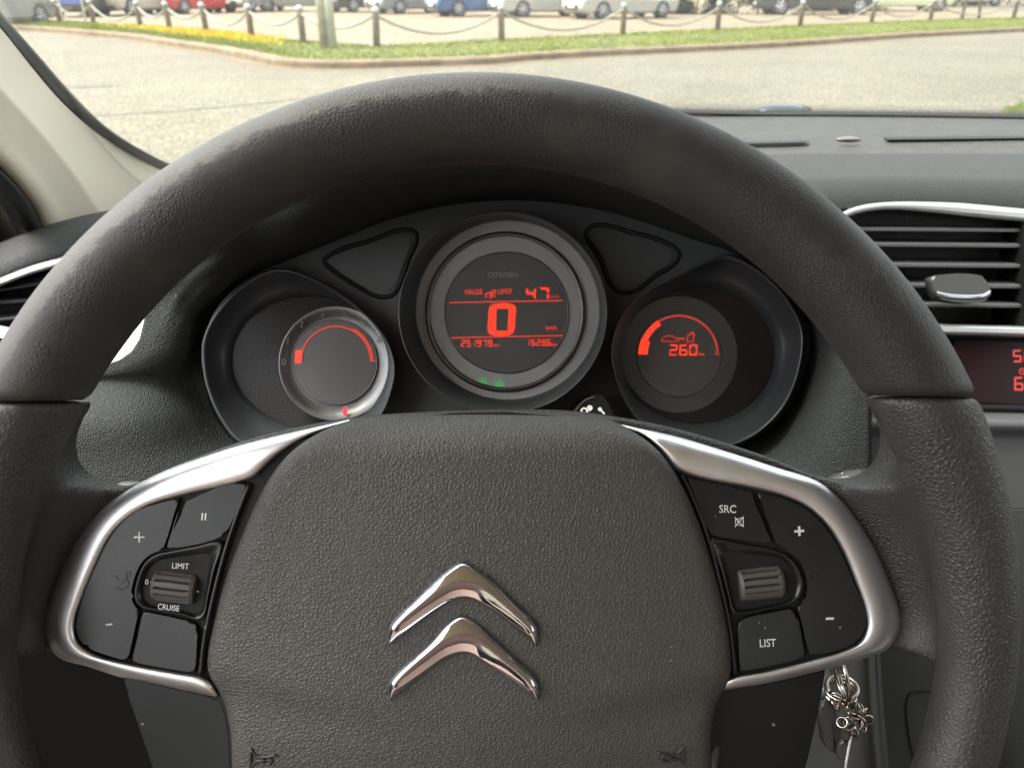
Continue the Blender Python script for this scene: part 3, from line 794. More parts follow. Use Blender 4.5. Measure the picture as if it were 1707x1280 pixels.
def bezel(lip, lens, name, dl, dlens, m='bezel'):
    N_ = 120
    def ring(pts):
        o = resample(catmull(pts, closed=True, n=6), 360, closed=True)
        cx_, cy_ = cc
        a = np.array([math.atan2(-(y - cy_), x - cx_) for x, y in o]); r = np.array([math.hypot(x - cx_, y - cy_) for x, y in o])
        i = np.argsort(a); a, r = a[i], r[i]
        t = np.linspace(-math.pi, math.pi, N_, endpoint=False)
        rr = np.interp(t, np.r_[a - 2 * math.pi, a, a + 2 * math.pi], np.r_[r, r, r])
        return t, rr
    lx = [p[0] for p in lens]; ly = [p[1] for p in lens]
    cc = ((min(lx) + max(lx)) / 2, (min(ly) + max(ly)) / 2)
    t, ro = ring(lip); _, ri = ring(lens)
    rows = []
    for s, d in ((-.02, DP + .002), (-.02, dl + .004), (-.012, dl + .0012), (0.02, dl), (.07, dl + .0003), (.12, dl + .0016), (.35, dl + (dlens - dl) * .45), (.7, dl + (dlens - dl) * .8), (1.0, dlens), (1.0, DP + .002)):
        rows.append([P(cc[0] + math.cos(t[k]) * (ro[k] * (1 - s) + ri[k] * s), cc[1] - math.sin(t[k]) * (ro[k] * (1 - s) + ri[k] * s), d) for k in range(N_)])
    return finish(grid_bm(rows, close_u=True), name, MT[m], cl), cc, (t, ri)
def ell(cx_, cy_, rx, ry, rot=0, n=24):
    return [(cx_ + rx * math.cos(t) * math.cos(R(rot)) + ry * math.sin(t) * math.sin(R(rot)), cy_ - ry * math.sin(t) * math.cos(R(rot)) + rx * math.cos(t) * math.sin(R(rot))) for t in np.linspace(0, 2 * math.pi, n, endpoint=False)]
def disc(pts, d, name, m, parent): return finish(plate(pts, d, 0.002, bev=0, n=3), name, MT[m], parent, smooth=False)

lipL = [(337, 575), (350, 538), (380, 498), (414, 468), (454, 449), (491, 453), (531, 470), (572, 494), (606, 521), (632, 549), (651, 582), (658, 615), (652, 652), (637, 689), (600, 725), (540, 748), (470, 752), (400, 738), (366, 696), (343, 639), (337, 595)]
lensL = ell(517, 604, 130, 110, 4)
bzL, cL, _ = bezel(lipL, lensL, 'tachometer', 0.486, 0.506)
disc(ell(517, 604, 134, 114, 4), 0.5085, 'dial_face', 'dial', bzL)
rows = [[P(560 + rr * math.cos(t), 606 - rr * math.sin(t), dd_) for t in np.linspace(0, 2 * math.pi, 90, endpoint=False)] for rr, dd_ in ((70, .5079), (74, .5081), (84, .5066), (94, .5040), (96, .5042), (96, .5080))]
finish(grid_bm(rows, close_u=True), 'dial_ring', MT['dialring'], bzL)
disc(ell(558, 604, 70, 70), 0.5074, 'lcd_disc', 'lcd', bzL)
tb = tube_bm([P(558 + 70.5 * math.cos(t), 604 + 70.5 * math.sin(t), 0.5072) for t in np.linspace(0, 2 * math.pi, 80, endpoint=False)], 0.0003, seg=6, closed=True)
finish(tb, 'lcd_ring', MT['dialring'], bzL)
ra = bmesh.new(); arc_bm((560, 602), 56.5, 59.5, 60, 178, 0.5070, bm=ra); arc_bm((560, 602), 56.5, 63, 0, 62, 0.5070, bm=ra, n=20)
line_bm([(616, 601.5), (627, 601.5)], 2, 0.50695, ra); finish(ra, 'rev_arc', MT['redline'], bzL, smooth=False)
finish(poly_bm([(492, 584), (504, 583), (503, 605), (491.5, 606)], 0.5069), 'rev_bar', MT['red'], bzL, smooth=False)
for ch, x, y in (('0', 473, 603), ('1', 480, 568), ('2', 503, 540), ('3', 537, 523), ('4', 574, 521), ('5', 607, 540), ('6', 632, 566)):
    finish(text_bm(ch, x, y, 0.5046, 11), 'dial_numeral', MT['dialring_faint'], bzL, smooth=False)
wb = plate(ell(575, 687, 3.6, 6, 0, 10), 0.5028, 0.0005, bev=0, n=2); arc_bm((575, 679.5), 0, 2.4, 0, 360, 0.5027, n=12, bm=wb)
finish(wb, 'seat_belt_lamp', MT['redhot'], bzL, smooth=False)
disc(lensL, 0.5050, 'lens', 'lens', bzL)

# speedometer
bzC, cC, _ = bezel(ell(838, 521, 174, 169, 0, 40), ell(846, 517, 153, 149, 0, 40), 'speedometer', 0.478, 0.502)
disc(ell(846, 517, 156, 152, 0, 40), 0.5060, 'dial_face', 'dial_grey', bzC)
finish(arc_bm((843, 520), 103, 136, 0, 360, 0.5054, n=90), 'dial_ring', MT['dialring_dim'], bzC, smooth=False)
tb = tube_bm([P(843 + 130 * math.cos(t), 520 + 130 * math.sin(t), 0.5052) for t in np.linspace(0, 2 * math.pi, 90, endpoint=False)], 0.0018, seg=8, closed=True, flat=0.5)
finish(tb, 'dial_ring', MT['dialring'], bzC)
disc(ell(844, 521, 103, 101, 0, 40), 0.5045, 'lcd_disc', 'lcd', bzC)
DL = 0.50425
tb = tube_bm([P(844 + 103 * math.cos(t), 521 + 101 * math.sin(t), 0.5044) for t in np.linspace(0, 2 * math.pi, 90, endpoint=False)], 0.0003, seg=6, closed=True)
finish(tb, 'lcd_ring', MT['dialring'], bzC)
finish(text_bm('CITROËN', 838, 458, DL, 8, wpx=50), 'maker_lettering', MT['dialring_dim'], bzC, smooth=False)
rd = bmesh.new()
for s, x, y, hh, ww in (('PAUSE', 790, 486.5, 8.6, 29), ('LIMIT', 842, 486, 8.6, 24)):
    b2 = text_bm(s, x, y, DL, hh, wpx=ww, rot=1, bold=0.0);
    finish(b2, 'limiter_lettering', MT['red'], bzC, smooth=False)
arc_bm((815, 493), 4.2, 6.2, -60, 220, DL, n=14, bm=rd); line_bm([(815, 494), (820, 489)], 1.8, DL - .00002, rd); arc_bm((823, 486.5), 2.2, 4.0, 0, 360, DL, n=14, bm=rd)
line_bm([(823, 491), (826, 496)], 1.6, DL, rd)
finish(rd, 'limiter_symbol', MT['red'], bzC, smooth=False)
finish(seven(bmesh.new(), '47', 876, 500, 21, 17, 5, DL, 4.6, 0.05), 'limit_digits', MT['red'], bzC, smooth=False)
finish(text_bm('km/h', 924, 494, DL, 6, wpx=15, bold=0.01), 'unit_lettering', MT['redline'], bzC, smooth=False)
ln = line_bm([(749, 504.5), (938, 501)], 2.6, DL); line_bm([(752, 563), (939, 559.5)], 2.6, DL, ln)
finish(ln, 'divider_line', MT['redline'], bzC, smooth=False)
# large zero
o = resample(catmull([(821, 508), (854, 507), (860, 512), (859, 530), (857, 552), (850, 558.5), (820, 559), (814, 554), (814, 530), (816, 512)], closed=True, n=5), 64, closed=True)
i_ = resample(catmull([(828, 515, 'c'), (848, 515, 'c'), (846, 551, 'c'), (827, 551, 'c')], closed=True, n=16), 64, closed=True)
bm = bmesh.new(); cz = (837, 533)
def angs(pts): return sorted(pts, key=lambda q: math.atan2(q[1] - cz[1], q[0] - cz[0]))
o = angs(o); i_ = angs(i_)
grid_bm([[P(x, y, DL) for x, y in o], [P(x, y, DL) for x, y in i_]], close_u=True, bm=bm)
finish(bm, 'speed_digit', MT['red'], bzC, smooth=False)
finish(text_bm('km/h', 919, 546, DL, 7, wpx=18, bold=0.012), 'unit_lettering', MT['red'], bzC, smooth=False)
od = seven(bmesh.new(), '25', 768, 578, 11.5, 7.2, 2.2, DL, 1.9); seven(od, '1979', 785.5, 578, 11.5, 7.2, 2.0, DL, 1.9)
finish(od, 'odometer_digits', MT['red'], bzC, smooth=False)
finish(text_bm('km', 827, 575, DL, 5, wpx=9, bold=0.012), 'unit_lettering', MT['red'], bzC, smooth=False)
tp = seven(bmesh.new(), '1528', 876, 576.5, 11, 7.0, 2.0, DL, 1.9); seven(tp, '.6', 912, 576.5, 11, 6.6, 2.0, DL, 1.9)
finish(tp, 'trip_digits', MT['red'], bzC, smooth=False)
finish(text_bm('km', 924, 574, DL, 5, wpx=9, bold=0.012), 'unit_lettering', MT['red'], bzC, smooth=False)
# green lamps
g1 = bmesh.new(); arc_bm((805, 635), 2.8, 4.2, 0, 360, DL + .001, n=16, bm=g1)
for k in range(7):
    a = k * 2 * math.pi / 7 + .5; line_bm([(805 + 5.4 * math.cos(a), 635 + 5.4 * math.sin(a)), (805 + 8.2 * math.cos(a), 635 + 8.2 * math.sin(a))], 1.2, DL + .001, g1)
finish(g1, 'side_light_lamp', MT['green'], bzC, smooth=False)
g2 = bmesh.new(); arc_bm((834, 640), 4.6, 6.2, -110, 110, DL + .001, n=16, bm=g2)
line_bm([(832.5, 634), (832.5, 646)], 1.5, DL + .00098, g2)
for k in range(3): line_bm([(824, 636.5 + 4 * k), (831, 635.5 + 4 * k)], 1.3, DL + .00096, g2)
finish(g2, 'dipped_beam_lamp', MT['green'], bzC, smooth=False)
disc(ell(846, 517, 153, 149, 0, 40), 0.5010, 'lens', 'lens', bzC)

# fuel gauge
lipR = [(1215, 426), (1243, 436), (1288, 469), (1322, 512), (1339, 552), (1335, 608), (1312, 670), (1274, 714), (1228, 740), (1160, 748), (1100, 728), (1056, 690), (1031, 642), (1019, 588), (1032, 535), (1063, 497), (1116, 466), (1163, 442), (1191, 430)]
lensR = ell(1163, 592, 128, 114, -4)
bzR, cR, _ = bezel(lipR, lensR, 'fuel_gauge', 0.486, 0.506)
disc(ell(1163, 592, 132, 118, -4), 0.5085, 'dial_face', 'dial', bzR)
finish(arc_bm((1132, 591), 71, 97, 0, 360, 0.5080, n=80), 'dial_ring', MT['dialring_faint'], bzR, smooth=False)
disc(ell(1132, 591, 70, 70), 0.5074, 'lcd_disc', 'lcd', bzR)
fa = bmesh.new(); arc_bm((1132, 591), 63.0, 66.0, 0, 122, 0.5070, bm=fa); line_bm([(1190, 590.5), (1200, 590.5)], 1.6, .5070, fa)
finish(fa, 'fuel_arc', MT['redline'], bzR, smooth=False)
fb = bmesh.new(); arc_bm((1132, 591), 57, 67, 122, 156, 0.5069, bm=fb, n=14); arc_bm((1132, 591), 52, 68, 156, 180, 0.5069, bm=fb, n=10)
finish(fb, 'fuel_bar', MT['red'], bzR, smooth=False)
ic = line_bm([(1103, 567), (1104, 564), (1110, 560), (1121, 560), (1127, 564), (1131, 564), (1131, 569), (1104, 569)], 1.8, .5070, closed=True)
line_bm([(1131, 564.5), (1142, 564.5)], 3, .50695, ic); line_bm([(1146, 559), (1155, 556), (1157, 557), (1156, 569), (1146, 570)], 2.2, .5070, ic, closed=True)
line_bm([(1149, 555), (1156, 553), (1158, 560)], 1.8, .50695, ic)
finish(ic, 'fuel_symbol', MT['redline'], bzR, smooth=False)
finish(seven(bmesh.new(), '260', 1115, 593, 19, 14, 2.6, .5070, 3.3, .05), 'range_digits', MT['red'], bzR, smooth=False)
finish(text_bm('km', 1169.5, 590, .5070, 5, wpx=9, bold=0.012), 'unit_lettering', MT['red'], bzR, smooth=False)
disc(lensR, 0.5050, 'lens', 'lens', bzR)
# reset buttons
kb = finish(plate([(940, 720), (948, 695), (966, 671), (984, 660), (1004, 659), (1014, 672), (1024, 697), (1028, 720)], 0.486, 0.028, bev=0.002), 'reset_button', MT['gloss'], cl, wn=True)
finish(tube_bm([P(x, y, 0.4858) for x, y in catmull([(956, 688), (976, 667), (992, 661)], n=5)], 0.0006, seg=6), 'button_rim', MT['grey'], kb)
sy = arc_bm((974, 685), 3, 6.4, -60, 240, 0.4857, n=18); arc_bm((983, 680), 0, 5, 0, 360, 0.4857, n=10, bm=sy)
line_bm([(1000, 682), (1008, 690)], 3, .4857, sy); arc_bm((1000, 682), 0, 3.6, 0, 360, .4856, n=10, bm=sy)
finish(sy, 'button_symbol', MT['white'], kb, smooth=False)

# ================================================================== DASHBOARD
dash = thing('dashboard', 'dark grained dashboard with silver edged air vents and a red display', 'dashboard', P(1200, 600, 0.55))
# cowl around the cluster: smooth funnel out to the fascia
inner = [(339, 622), (337, 614), (336, 606), (335, 599), (336, 588), (341, 562), (352, 530), (378, 494), (425, 458), (480, 434), (560, 401), (650, 366), (740, 344), (850, 334), (960, 343), (1060, 366), (1150, 398), (1222, 422), (1290, 464), (1334, 516), (1350, 565), (1342, 620), (1316, 680), (1270, 725), (1200, 755), (1020, 775), (840, 785), (640, 775), (480, 765), (395, 738), (360, 692), (341, 640)]
outer = [(40, 652), (120, 630), (178, 607), (210, 594), (231, 568), (241, 528), (262, 440), (330, 372), (410, 300), (510, 252), (640, 216), (740, 204), (850, 202), (960, 214), (1060, 245), (1150, 282), (1260, 350), (1350, 420), (1420, 490), (1447, 565), (1449, 640), (1449, 720), (1449, 800), (1449, 960), (1060, 1010), (840, 1010), (640, 1010), (420, 1000), (60, 960), (30, 800), (30, 700)]
fd = []
for k, (x, y) in enumerate(outer):
    if 0 <= k <= 6: fd.append(0.475)
    elif y < 300: fd.append(0.40)
    elif y < 440: fd.append(0.43)
    else: fd.append(0.455)
def mixrow(s, dd, blend):
    return [(i[0] * (1 - s) + o[0] * s, i[1] * (1 - s) + o[1] * s, 0.508 + (fd[k] - 0.508) * blend + dd) for k, (i, o) in enumerate(zip(inner, outer))]
rows = [mixrow(0, 0, 0), mixrow(.05, 0, .10), mixrow(.14, 0, .34), mixrow(.26, 0, .62), mixrow(.42, 0, .84), mixrow(.65, 0, .97), mixrow(1, 0, 1.0)]
finish(loft(rows, nu=160, nv=5, close_u=True, thick=0.004), 'cluster_cowl', MT['cowl'], dash)

# hood roof above the cluster (its top is behind the rim)
rows = [[(260, 435, .476), (330, 375, .432), (410, 304, .402), (510, 256, .402), (640, 220, .402), (850, 206, .402), (960, 218, .402), (1060, 249, .402), (1150, 286, .402), (1260, 354, .432), (1350, 424, .432), (1425, 500, .456)],
        [(262, 425, .50), (335, 362, .46), (415, 292, .43), (515, 246, .43), (645, 210, .43), (850, 196, .43), (960, 208, .43), (1060, 240, .43), (1155, 276, .43), (1264, 346, .46), (1355, 416, .46), (1430, 495, .48)],
        [(262, 435, .64), (360, 362, .64), (450, 300, .62), (530, 262, .62), (655, 226, .62), (850, 212, .62), (960, 222, .62), (1060, 252, .62), (1150, 288, .62), (1250, 346, .64), (1345, 420, .64), (1420, 500, .64)]]
finish(loft(rows, nu=80, nv=5, thick=0.004), 'hood', MT['dash'], dash)

# dash top to the right: built in world metres (x right, y ahead, z up from the camera)
def wgrid(rows, nu=60, nv=5, thick=0.006):
    rr = [resample(catmull(r, n=8), nu) for r in rows]
    cols = [catmull([rr[i][j] for i in range(len(rr))], n=nv) for j in range(nu)]
    Mi = M.inverted()
    g = [[Mi @ Vector((cols[j][i][0], cols[j][i][1], CAMZ + cols[j][i][2])) for j in range(nu)] for i in range(len(cols[0]))]
    bm = grid_bm(g)
    if thick:
        bmesh.ops.recalc_face_normals(bm, faces=bm.faces[:]); bm.normal_update()
        s = sum((f.normal.dot(-f.calc_center_median())) for f in bm.faces)
        if s < 0: bmesh.ops.reverse_faces(bm, faces=bm.faces[:])
        bm.normal_update(); bmesh.ops.solidify(bm, geom=bm.faces[:], thickness=thick)
    return bm
def yd(py, drop):                      # distance ahead at which a point this far below the camera shows on pixel row py
    dep = R(PITCH) - math.atan((CY - py) / F)
    return drop / math.tan(dep)
X = [-0.46, -0.2, 0.1, 0.3, 0.5, 0.8, 1.25]
def bow(x): return -0.16 * ((x - 0.37) / 0.85) ** 2
def dl(x): return -0.12 * min(1, max(0, (0.12 - x) / .45)) ** 1.5
top_rows = [[(x, 1.13 + bow(x), -0.160 + dl(x)) for x in X], [(x, 0.98 + bow(x) * .6, -0.162 + dl(x)) for x in X], [(x, yd(250, .165) + bow(x) * .3, -0.165 + dl(x)) for x in X],
            [(x, yd(270, .1635), -0.1635 + dl(x)) for x in X], [(x, yd(286, .166), -0.166 + dl(x)) for x in X], [(x, yd(300, .172), -0.172 + dl(x)) for x in X]]
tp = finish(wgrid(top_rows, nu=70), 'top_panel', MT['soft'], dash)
# rounded brow over the vents
DV = 0.655
brow = [[(1120, 266.0, 0.8420), (1230, 260.0, 0.8420), (1320, 256.0, 0.8420), (1400, 256.0, 0.8420), (1490, 256.0, 0.8420), (1707, 256.0, 0.8420), (2100, 256.0, 0.8420), (3000, 278.0, 0.8620)],
        [(1120, 278.7, 0.8076), (1230, 272.4, 0.8066), (1320, 268.2, 0.8058), (1400, 268.0, 0.8050), (1490, 267.7, 0.8050), (1707, 269.2, 0.8050), (2100, 271.1, 0.8050), (3000, 293.1, 0.8250)],
        [(1120, 292.7, 0.7752), (1230, 285.8, 0.7731), (1320, 281.0, 0.7716), (1400, 280.1, 0.7700), (1490, 279.5, 0.7700), (1707, 282.3, 0.7700), (2100, 286.3, 0.7700), (3000, 308.3, 0.7900)],
        [(1120, 305.5, 0.7534), (1230, 297.6, 0.7504), (1320, 291.9, 0.7482), (1400, 290.3, 0.7460), (1490, 289.3, 0.7460), (1707, 293.3, 0.7460), (2100, 298.9, 0.7460), (3000, 320.9, 0.7660)],
        [(1120, 316.3, 0.7391), (1230, 307.4, 0.7355), (1320, 300.9, 0.7327), (1400, 298.4, 0.7300), (1490, 297.1, 0.7300), (1707, 302.1, 0.7300), (2100, 309.0, 0.7300), (3000, 331.0, 0.7500)],
        [(1120, 332.3, 0.7335), (1230, 321.6, 0.7289), (1320, 313.6, 0.7255), (1400, 309.7, 0.7220), (1490, 307.8, 0.7220), (1707, 314.2, 0.7220), (2100, 322.8, 0.7220), (3000, 344.8, 0.7420)],
        [(1120, 352.6, 0.7323), (1230, 339.4, 0.7266), (1320, 329.2, 0.7223), (1400, 323.0, 0.7180), (1490, 320.6, 0.7180), (1707, 328.5, 0.7180), (2100, 339.2, 0.7180), (3000, 361.2, 0.7380)],
        [(1120, 372.8, 0.7340), (1230, 356.7, 0.7272), (1320, 344.1, 0.7221), (1400, 335.4, 0.7170), (1490, 332.3, 0.7170), (1707, 341.6, 0.7170), (2100, 354.3, 0.7170), (3000, 376.3, 0.7370)],
        [(1120, 398.0, 0.7380), (1230, 378.0, 0.7300), (1320, 362.0, 0.7240), (1400, 350.0, 0.7180), (1490, 346.0, 0.7180), (1707, 357.0, 0.7180), (2100, 372.0, 0.7180), (3000, 394.0, 0.7380)]]
finish(loft(brow, nu=60, nv=6, thick=0.004), 'vent_brow', MT['dash'], dash)
# slots and sensor on the dash top
def slot(x0, x1, y0, y1, hpx):
    dd = lambda py: yd(py, .1605) * math.cos(R(PITCH)) + .1605 * math.sin(R(PITCH))
    pts = [(x0, y0), (x1, y1), (x1 - 6, y1 + hpx), (x0 + 6, y0 + hpx)]
    bm = bmesh.new()
    vs = [bm.verts.new(P(x, y, dd(y) - 0.002)) for x, y in pts]
    bm.faces.new(vs)
    r = bmesh.ops.extrude_face_region(bm, geom=bm.faces[:])
    bmesh.ops.translate(bm, verts=[g for g in r['geom'] if isinstance(g, bmesh.types.BMVert)], vec=(0, 0.0, -0.004))
    finish(bm, 'defrost_slot', MT['darkgap'], tp, smooth=False)
slot(1180, 1350, 238, 234.5, 3.6); slot(1475, 2100, 229, 222, 4.2)
dome_o = cam_of((0, 0, 0))
dd = yd(234, .158) * math.cos(R(PITCH)) + .158 * math.sin(R(PITCH))
rows = []
for t in np.linspace(0.02, 1, 7):
    rows.append([P(1414 + 22 * math.cos(a) * t, 233 + 5 * math.sin(a) * t, dd - 0.004 + 0.006 * t ** 2) for a in np.linspace(0, 2 * math.pi, 24, endpoint=False)])
finish(grid_bm(rows, close_u=True, cap=True), 'light_sensor', mat('sensor_cover', (0.10, 0.085, 0.08), 0.3), tp)

# moulding behind the vents and between them and the cluster cowl
stk = [[(1180, 352, .738), (1300, 350, .732), (1400, 347, .730), (1707, 360, .730), (2080, 385, .730), (2500, 400, .76)], [(1200, 470, .752), (1300, 470, .75), (1400, 470, .75), (1707, 470, .75), (2080, 480, .75), (2500, 480, .74)], [(1210, 700, .765), (1300, 700, .765), (1400, 700, .765), (1707, 700, .765), (2080, 700, .765), (2500, 640, .74)], [(1210, 1300, .72), (1300, 1300, .72), (1400, 1300, .72), (1707, 1300, .72), (2080, 1300, .72), (2500, 1000, .80)]]
finish(loft(stk, nu=40, nv=6, thick=0.004), 'centre_moulding', MT['dash'], dash)
wal = [[(1444, y, .459), (1440, y, .52), (1436, y, .60), (1425, y, .70), (1415, y, .76)] for y in (500, 560, 640, 760, 960)]
finish(loft(wal, nu=16, nv=4, thick=0.003), 'cowl_side', MT['cowl'], dash)
# passenger side fascia
pfx = [[(2085, 372, .712), (2300, 378, .72), (2700, 390, .74), (3000, 400, .76)], [(2085, 395, .700), (2300, 400, .70), (2700, 410, .72), (3000, 420, .74)], [(2085, 560, .700), (2300, 560, .70), (2700, 560, .72), (3000, 560, .74)], [(2085, 700, .74), (2300, 700, .74), (2700, 700, .76), (3000, 700, .78)], [(2085, 1200, .80), (2300, 1200, .80), (2700, 1200, .82), (3000, 1200, .84)]]
finish(loft(pfx, nu=30, nv=6, thick=0.004), 'passenger_fascia', MT['dash'], dash)
# centre air vents
av = finish(plate([(1395, 365, 'c'), (1480, 350), (1707, 362), (2060, 380, 'c'), (2060, 560, 'c'), (1560, 548), (1540, 520)], 0.7630, 0.01, bev=0, n=3), 'air_vent', MT['darkgap'], dash, smooth=False)
def bar(pts, w, dep, name, m, parent, d, lift=0.0, tilt=0.0):
    """moulded strip following pts; w px tall, dep metres deep, rounded nose"""
    o = resample(catmull(pts, n=8), 60)
    prof = [(-.5, .014), (-.5, .003), (-.36, .0008), (-.1, 0.0), (.25, .0004), (.42, .0016), (.5, .004), (.5, .014)]
    rows = []
    for s, e in prof:
        row = []
        for k, (x, y) in enumerate(o):
            ww = w if not callable(w) else w(x)
            row.append(P(x, y + s * ww, d - lift + e * dep / .014))
        rows.append(row)
    rows.append(rows[0])
    return finish(grid_bm(rows), name, MT[m], parent)
bar([(1395, 366), (1415, 355), (1445, 347), (1480, 343.5), (1540, 345), (1707, 359), (1800, 367), (2060, 392)], lambda x: 13 + min(9, max(0, (x - 1480) / 14)), .02, 'vent_trim', 'silver2', av, 0.7040)
bar([(1555, 549), (1640, 551), (1707, 553), (2060, 566)], 19, .02, 'vent_trim', 'silver2', av, 0.7020)
for k, (y0, wv) in enumerate(((380, 5), (406, 11), (440, 13), (474, 15), (506, 13))):
    # slat: flat blade, lit top face plus a nose
    for o in ([(1420 + 25 * k, y0), (1716, y0 + 2)], [(1728, y0 + 4), (2050, y0 + 16)]):
      o = resample(o, 20)
      rows = []
      for py_, d_ in ((-wv * .9, 0.7480), (-1.2, 0.7135), (1.0, 0.7115), (4.6, 0.7120), (5.6, 0.7140), (1.5, 0.7480), (-wv * .9, 0.7480)):
          rows.append([P(x, y + py_, d_) for x, y in o])
      finish(grid_bm(rows), 'slat', MT['grey'], av, smooth=False)
finish(plate([(1704, 362, 'c'), (1720, 364, 'c'), (1724, 548, 'c'), (1708, 546, 'c')], 0.7080, 0.05, bev=0.0005, n=2), 'vent_divider', MT['black'], av, smooth=False)
kn = finish(plate([(1554, 462), (1570, 458), (1630, 458.5), (1643, 464), (1651, 486), (1648, 498), (1640, 502), (1574, 500), (1564, 495), (1556, 478)], 0.6860, 0.012, bev=0.004, seg=4), 'vent_knob', MT['stalk2'], av, wn=True)
bar([(1562, 489), (1580, 493), (1625, 495), (1640, 493), (1651, 487)], 9, .01, 'knob_edge', 'chrome', kn, 0.6845)
# display
ds = finish(plate([(1590, 566, 'c'), (2060, 580, 'c'), (2060, 686, 'c'), (1640, 671, 'c'), (1590, 671, 'c')], 0.7130, 0.01, bev=0.0008, n=2), 'display_window', MT['lcd_dark'], dash, wn=True)
s1 = seven(bmesh.new(), '50', 1688, 604, 21, 15, 3.5, 0.7126, 3.4, .02)
finish(s1, 'display_digits', MT['redline'], ds, smooth=False)
s2 = seven(bmesh.new(), '6', 1690, 651, 23, 16, 4, 0.7126, 3.6, .02); arc_bm((1704, 619), 4, 5.6, 0, 360, 0.7126, n=16, bm=s2); line_bm([(1701, 617), (1708, 621)], 1.6, 0.7125, s2)
finish(s2, 'display_digits', MT['redline'], ds, smooth=False)
# console below the display
cons = [[(1400, 672, 0.7260), (1600, 672, 0.7260), (1707, 673, 0.7260), (2060, 686, 0.7260)], [(1400, 682, 0.7260), (1600, 683, 0.7250), (1707, 684, 0.7250), (2060, 698, 0.7250)],
        [(1400, 690, 0.7130), (1600, 692, 0.7100), (1707, 693, 0.7100), (2060, 706, 0.7100)], [(1400, 704, 0.7060), (1600, 706, 0.7030), (1707, 707, 0.7030), (2060, 720, 0.7030)],
        [(1400, 730, 0.7130), (1600, 732, 0.7100), (1707, 733, 0.7100), (2060, 746, 0.7100)], [(1400, 900, 0.7230), (1600, 900, 0.7200), (1707, 900, 0.7200), (2060, 900, 0.7200)]]
finish(loft(cons, nu=30, nv=6, thick=0.004), 'console_panel', MT['grey'], dash)
finish(plate([(1440, 850, 'c'), (2060, 850, 'c'), (2060, 1700, 'c'), (1440, 1700, 'c')], 0.600, 0.01, bev=0.002, n=2), 'console_lower', MT['dash'], dash, wn=True)
pk = finish(plate([(1462, 1080), (1560, 1078), (1640, 1080), (1660, 1300), (1640, 1600), (1480, 1600), (1478, 1300)], 0.560, 0.02, bev=0.002), 'knee_panel', MT['shroud'], dash, wn=True)
finish(tube_bm([P(x, y, 0.5597) for x, y in catmull([(1640, 1149), (1540, 1150), (1520, 1153), (1512, 1168), (1514, 1215), (1520, 1250), (1534, 1290), (1560, 1350)], n=6)], 0.0010, seg=6), 'pocket_edge', MT['darkgap'], pk)
# column shroud beside the key
shr = [[(1330, 1060, .50), (1400, 1060, .47), (1450, 1062, .465), (1464, 1063, .475), (1466, 1064, .52)], [(1330, 1180, .50), (1400, 1180, .47), (1455, 1180, .465), (1470, 1180, .475), (1473, 1180, .52)], [(1320, 1300, .50), (1400, 1300, .47), (1465, 1300, .465), (1481, 1300, .475), (1484, 1300, .52)], [(1320, 1600, .50), (1400, 1600, .47), (1480, 1600, .465), (1500, 1600, .475), (1504, 1600, .52)]]
finish(loft(shr, nu=30, nv=6, thick=0.003), 'column_shroud', MT['shroud'], dash)
# column cover under the cluster and the dark lower panel on the left
low = [[(-400, 960, .56), (60, 950, .50), (400, 980, .47), (800, 1000, .46), (1200, 1000, .47), (1449, 960, .48)], [(-400, 1150, .60), (60, 1150, .56), (400, 1150, .54), (800, 1150, .52), (1200, 1150, .52), (1449, 1150, .53)], [(-400, 1700, .66), (60, 1700, .66), (400, 1700, .66), (800, 1700, .66), (1200, 1700, .66), (1449, 1700, .66)]]
finish(loft(low, nu=40, nv=6, thick=0.004), 'lower_panel', MT['black'], dash)
# left end of the dash
roll = [[(-260, 470, .66), (-100, 440, .69), (0, 404, .70), (60, 382, .715), (120, 364, .73), (180, 351, .75), (270, 338, .78)],
        [(-260, 480, .64), (-100, 452, .66), (0, 412, .67), (60, 390, .685), (120, 372, .70), (180, 358, .72), (270, 344, .75)],
        [(-260, 510, .625), (-100, 478, .64), (0, 438, .65), (60, 414, .66), (120, 394, .675), (180, 378, .69), (270, 362, .72)],
        [(-260, 545, .63), (-100, 505, .64), (0, 464, .648), (60, 441, .658), (120, 424, .67), (180, 408, .685), (270, 392, .71)],
        [(-260, 550, .66), (-100, 510, .67), (0, 470, .678), (60, 447, .688), (120, 430, .70), (180, 414, .715), (270, 400, .74)]]
finish(loft(roll, nu=50, nv=6, thick=0.004), 'end_roll', MT['dash'], dash)
al = finish(plate([(-260, 560), (0, 468), (150, 425), (240, 440), (245, 560), (200, 605), (0, 590), (-260, 600)], 0.690, 0.01, bev=0, n=3), 'air_vent', MT['darkgap'], dash, smooth=False)
ring_pts = [(-260, 565), (-100, 508), (0, 470.5), (48, 452), (102, 436), (170, 420), (215, 428), (236, 470)]
bar(ring_pts, 15, .02, 'vent_trim', 'silver2', al, 0.640)
finish(plate([(236, 470), (248, 520), (246, 570), (222, 600), (178, 612), (100, 596), (0, 560), (-120, 552), (-120, 538), (0, 545), (100, 575), (170, 585), (205, 560), (222, 510)], 0.585, 0.02, bev=0.003), 'vent_trim', MT['silver'], al, wn=True)
for k, (xa, ya, yb) in enumerate(((0, 482, 452), (0, 503, 492), (0, 532, 515))):
    o = resample([(-200, ya + 14), (0, ya), (190, yb)], 20); rows = []
    for py_, d_ in ((-11, .690), (-1.5, .654), (1.0, .652), (3.6, .653), (2.2, .690), (-11, .690)):
        rows.append([P(x, y + py_, d_) for x, y in o])
    finish(grid_bm(rows), 'slat', MT['grey'], al, smooth=False)
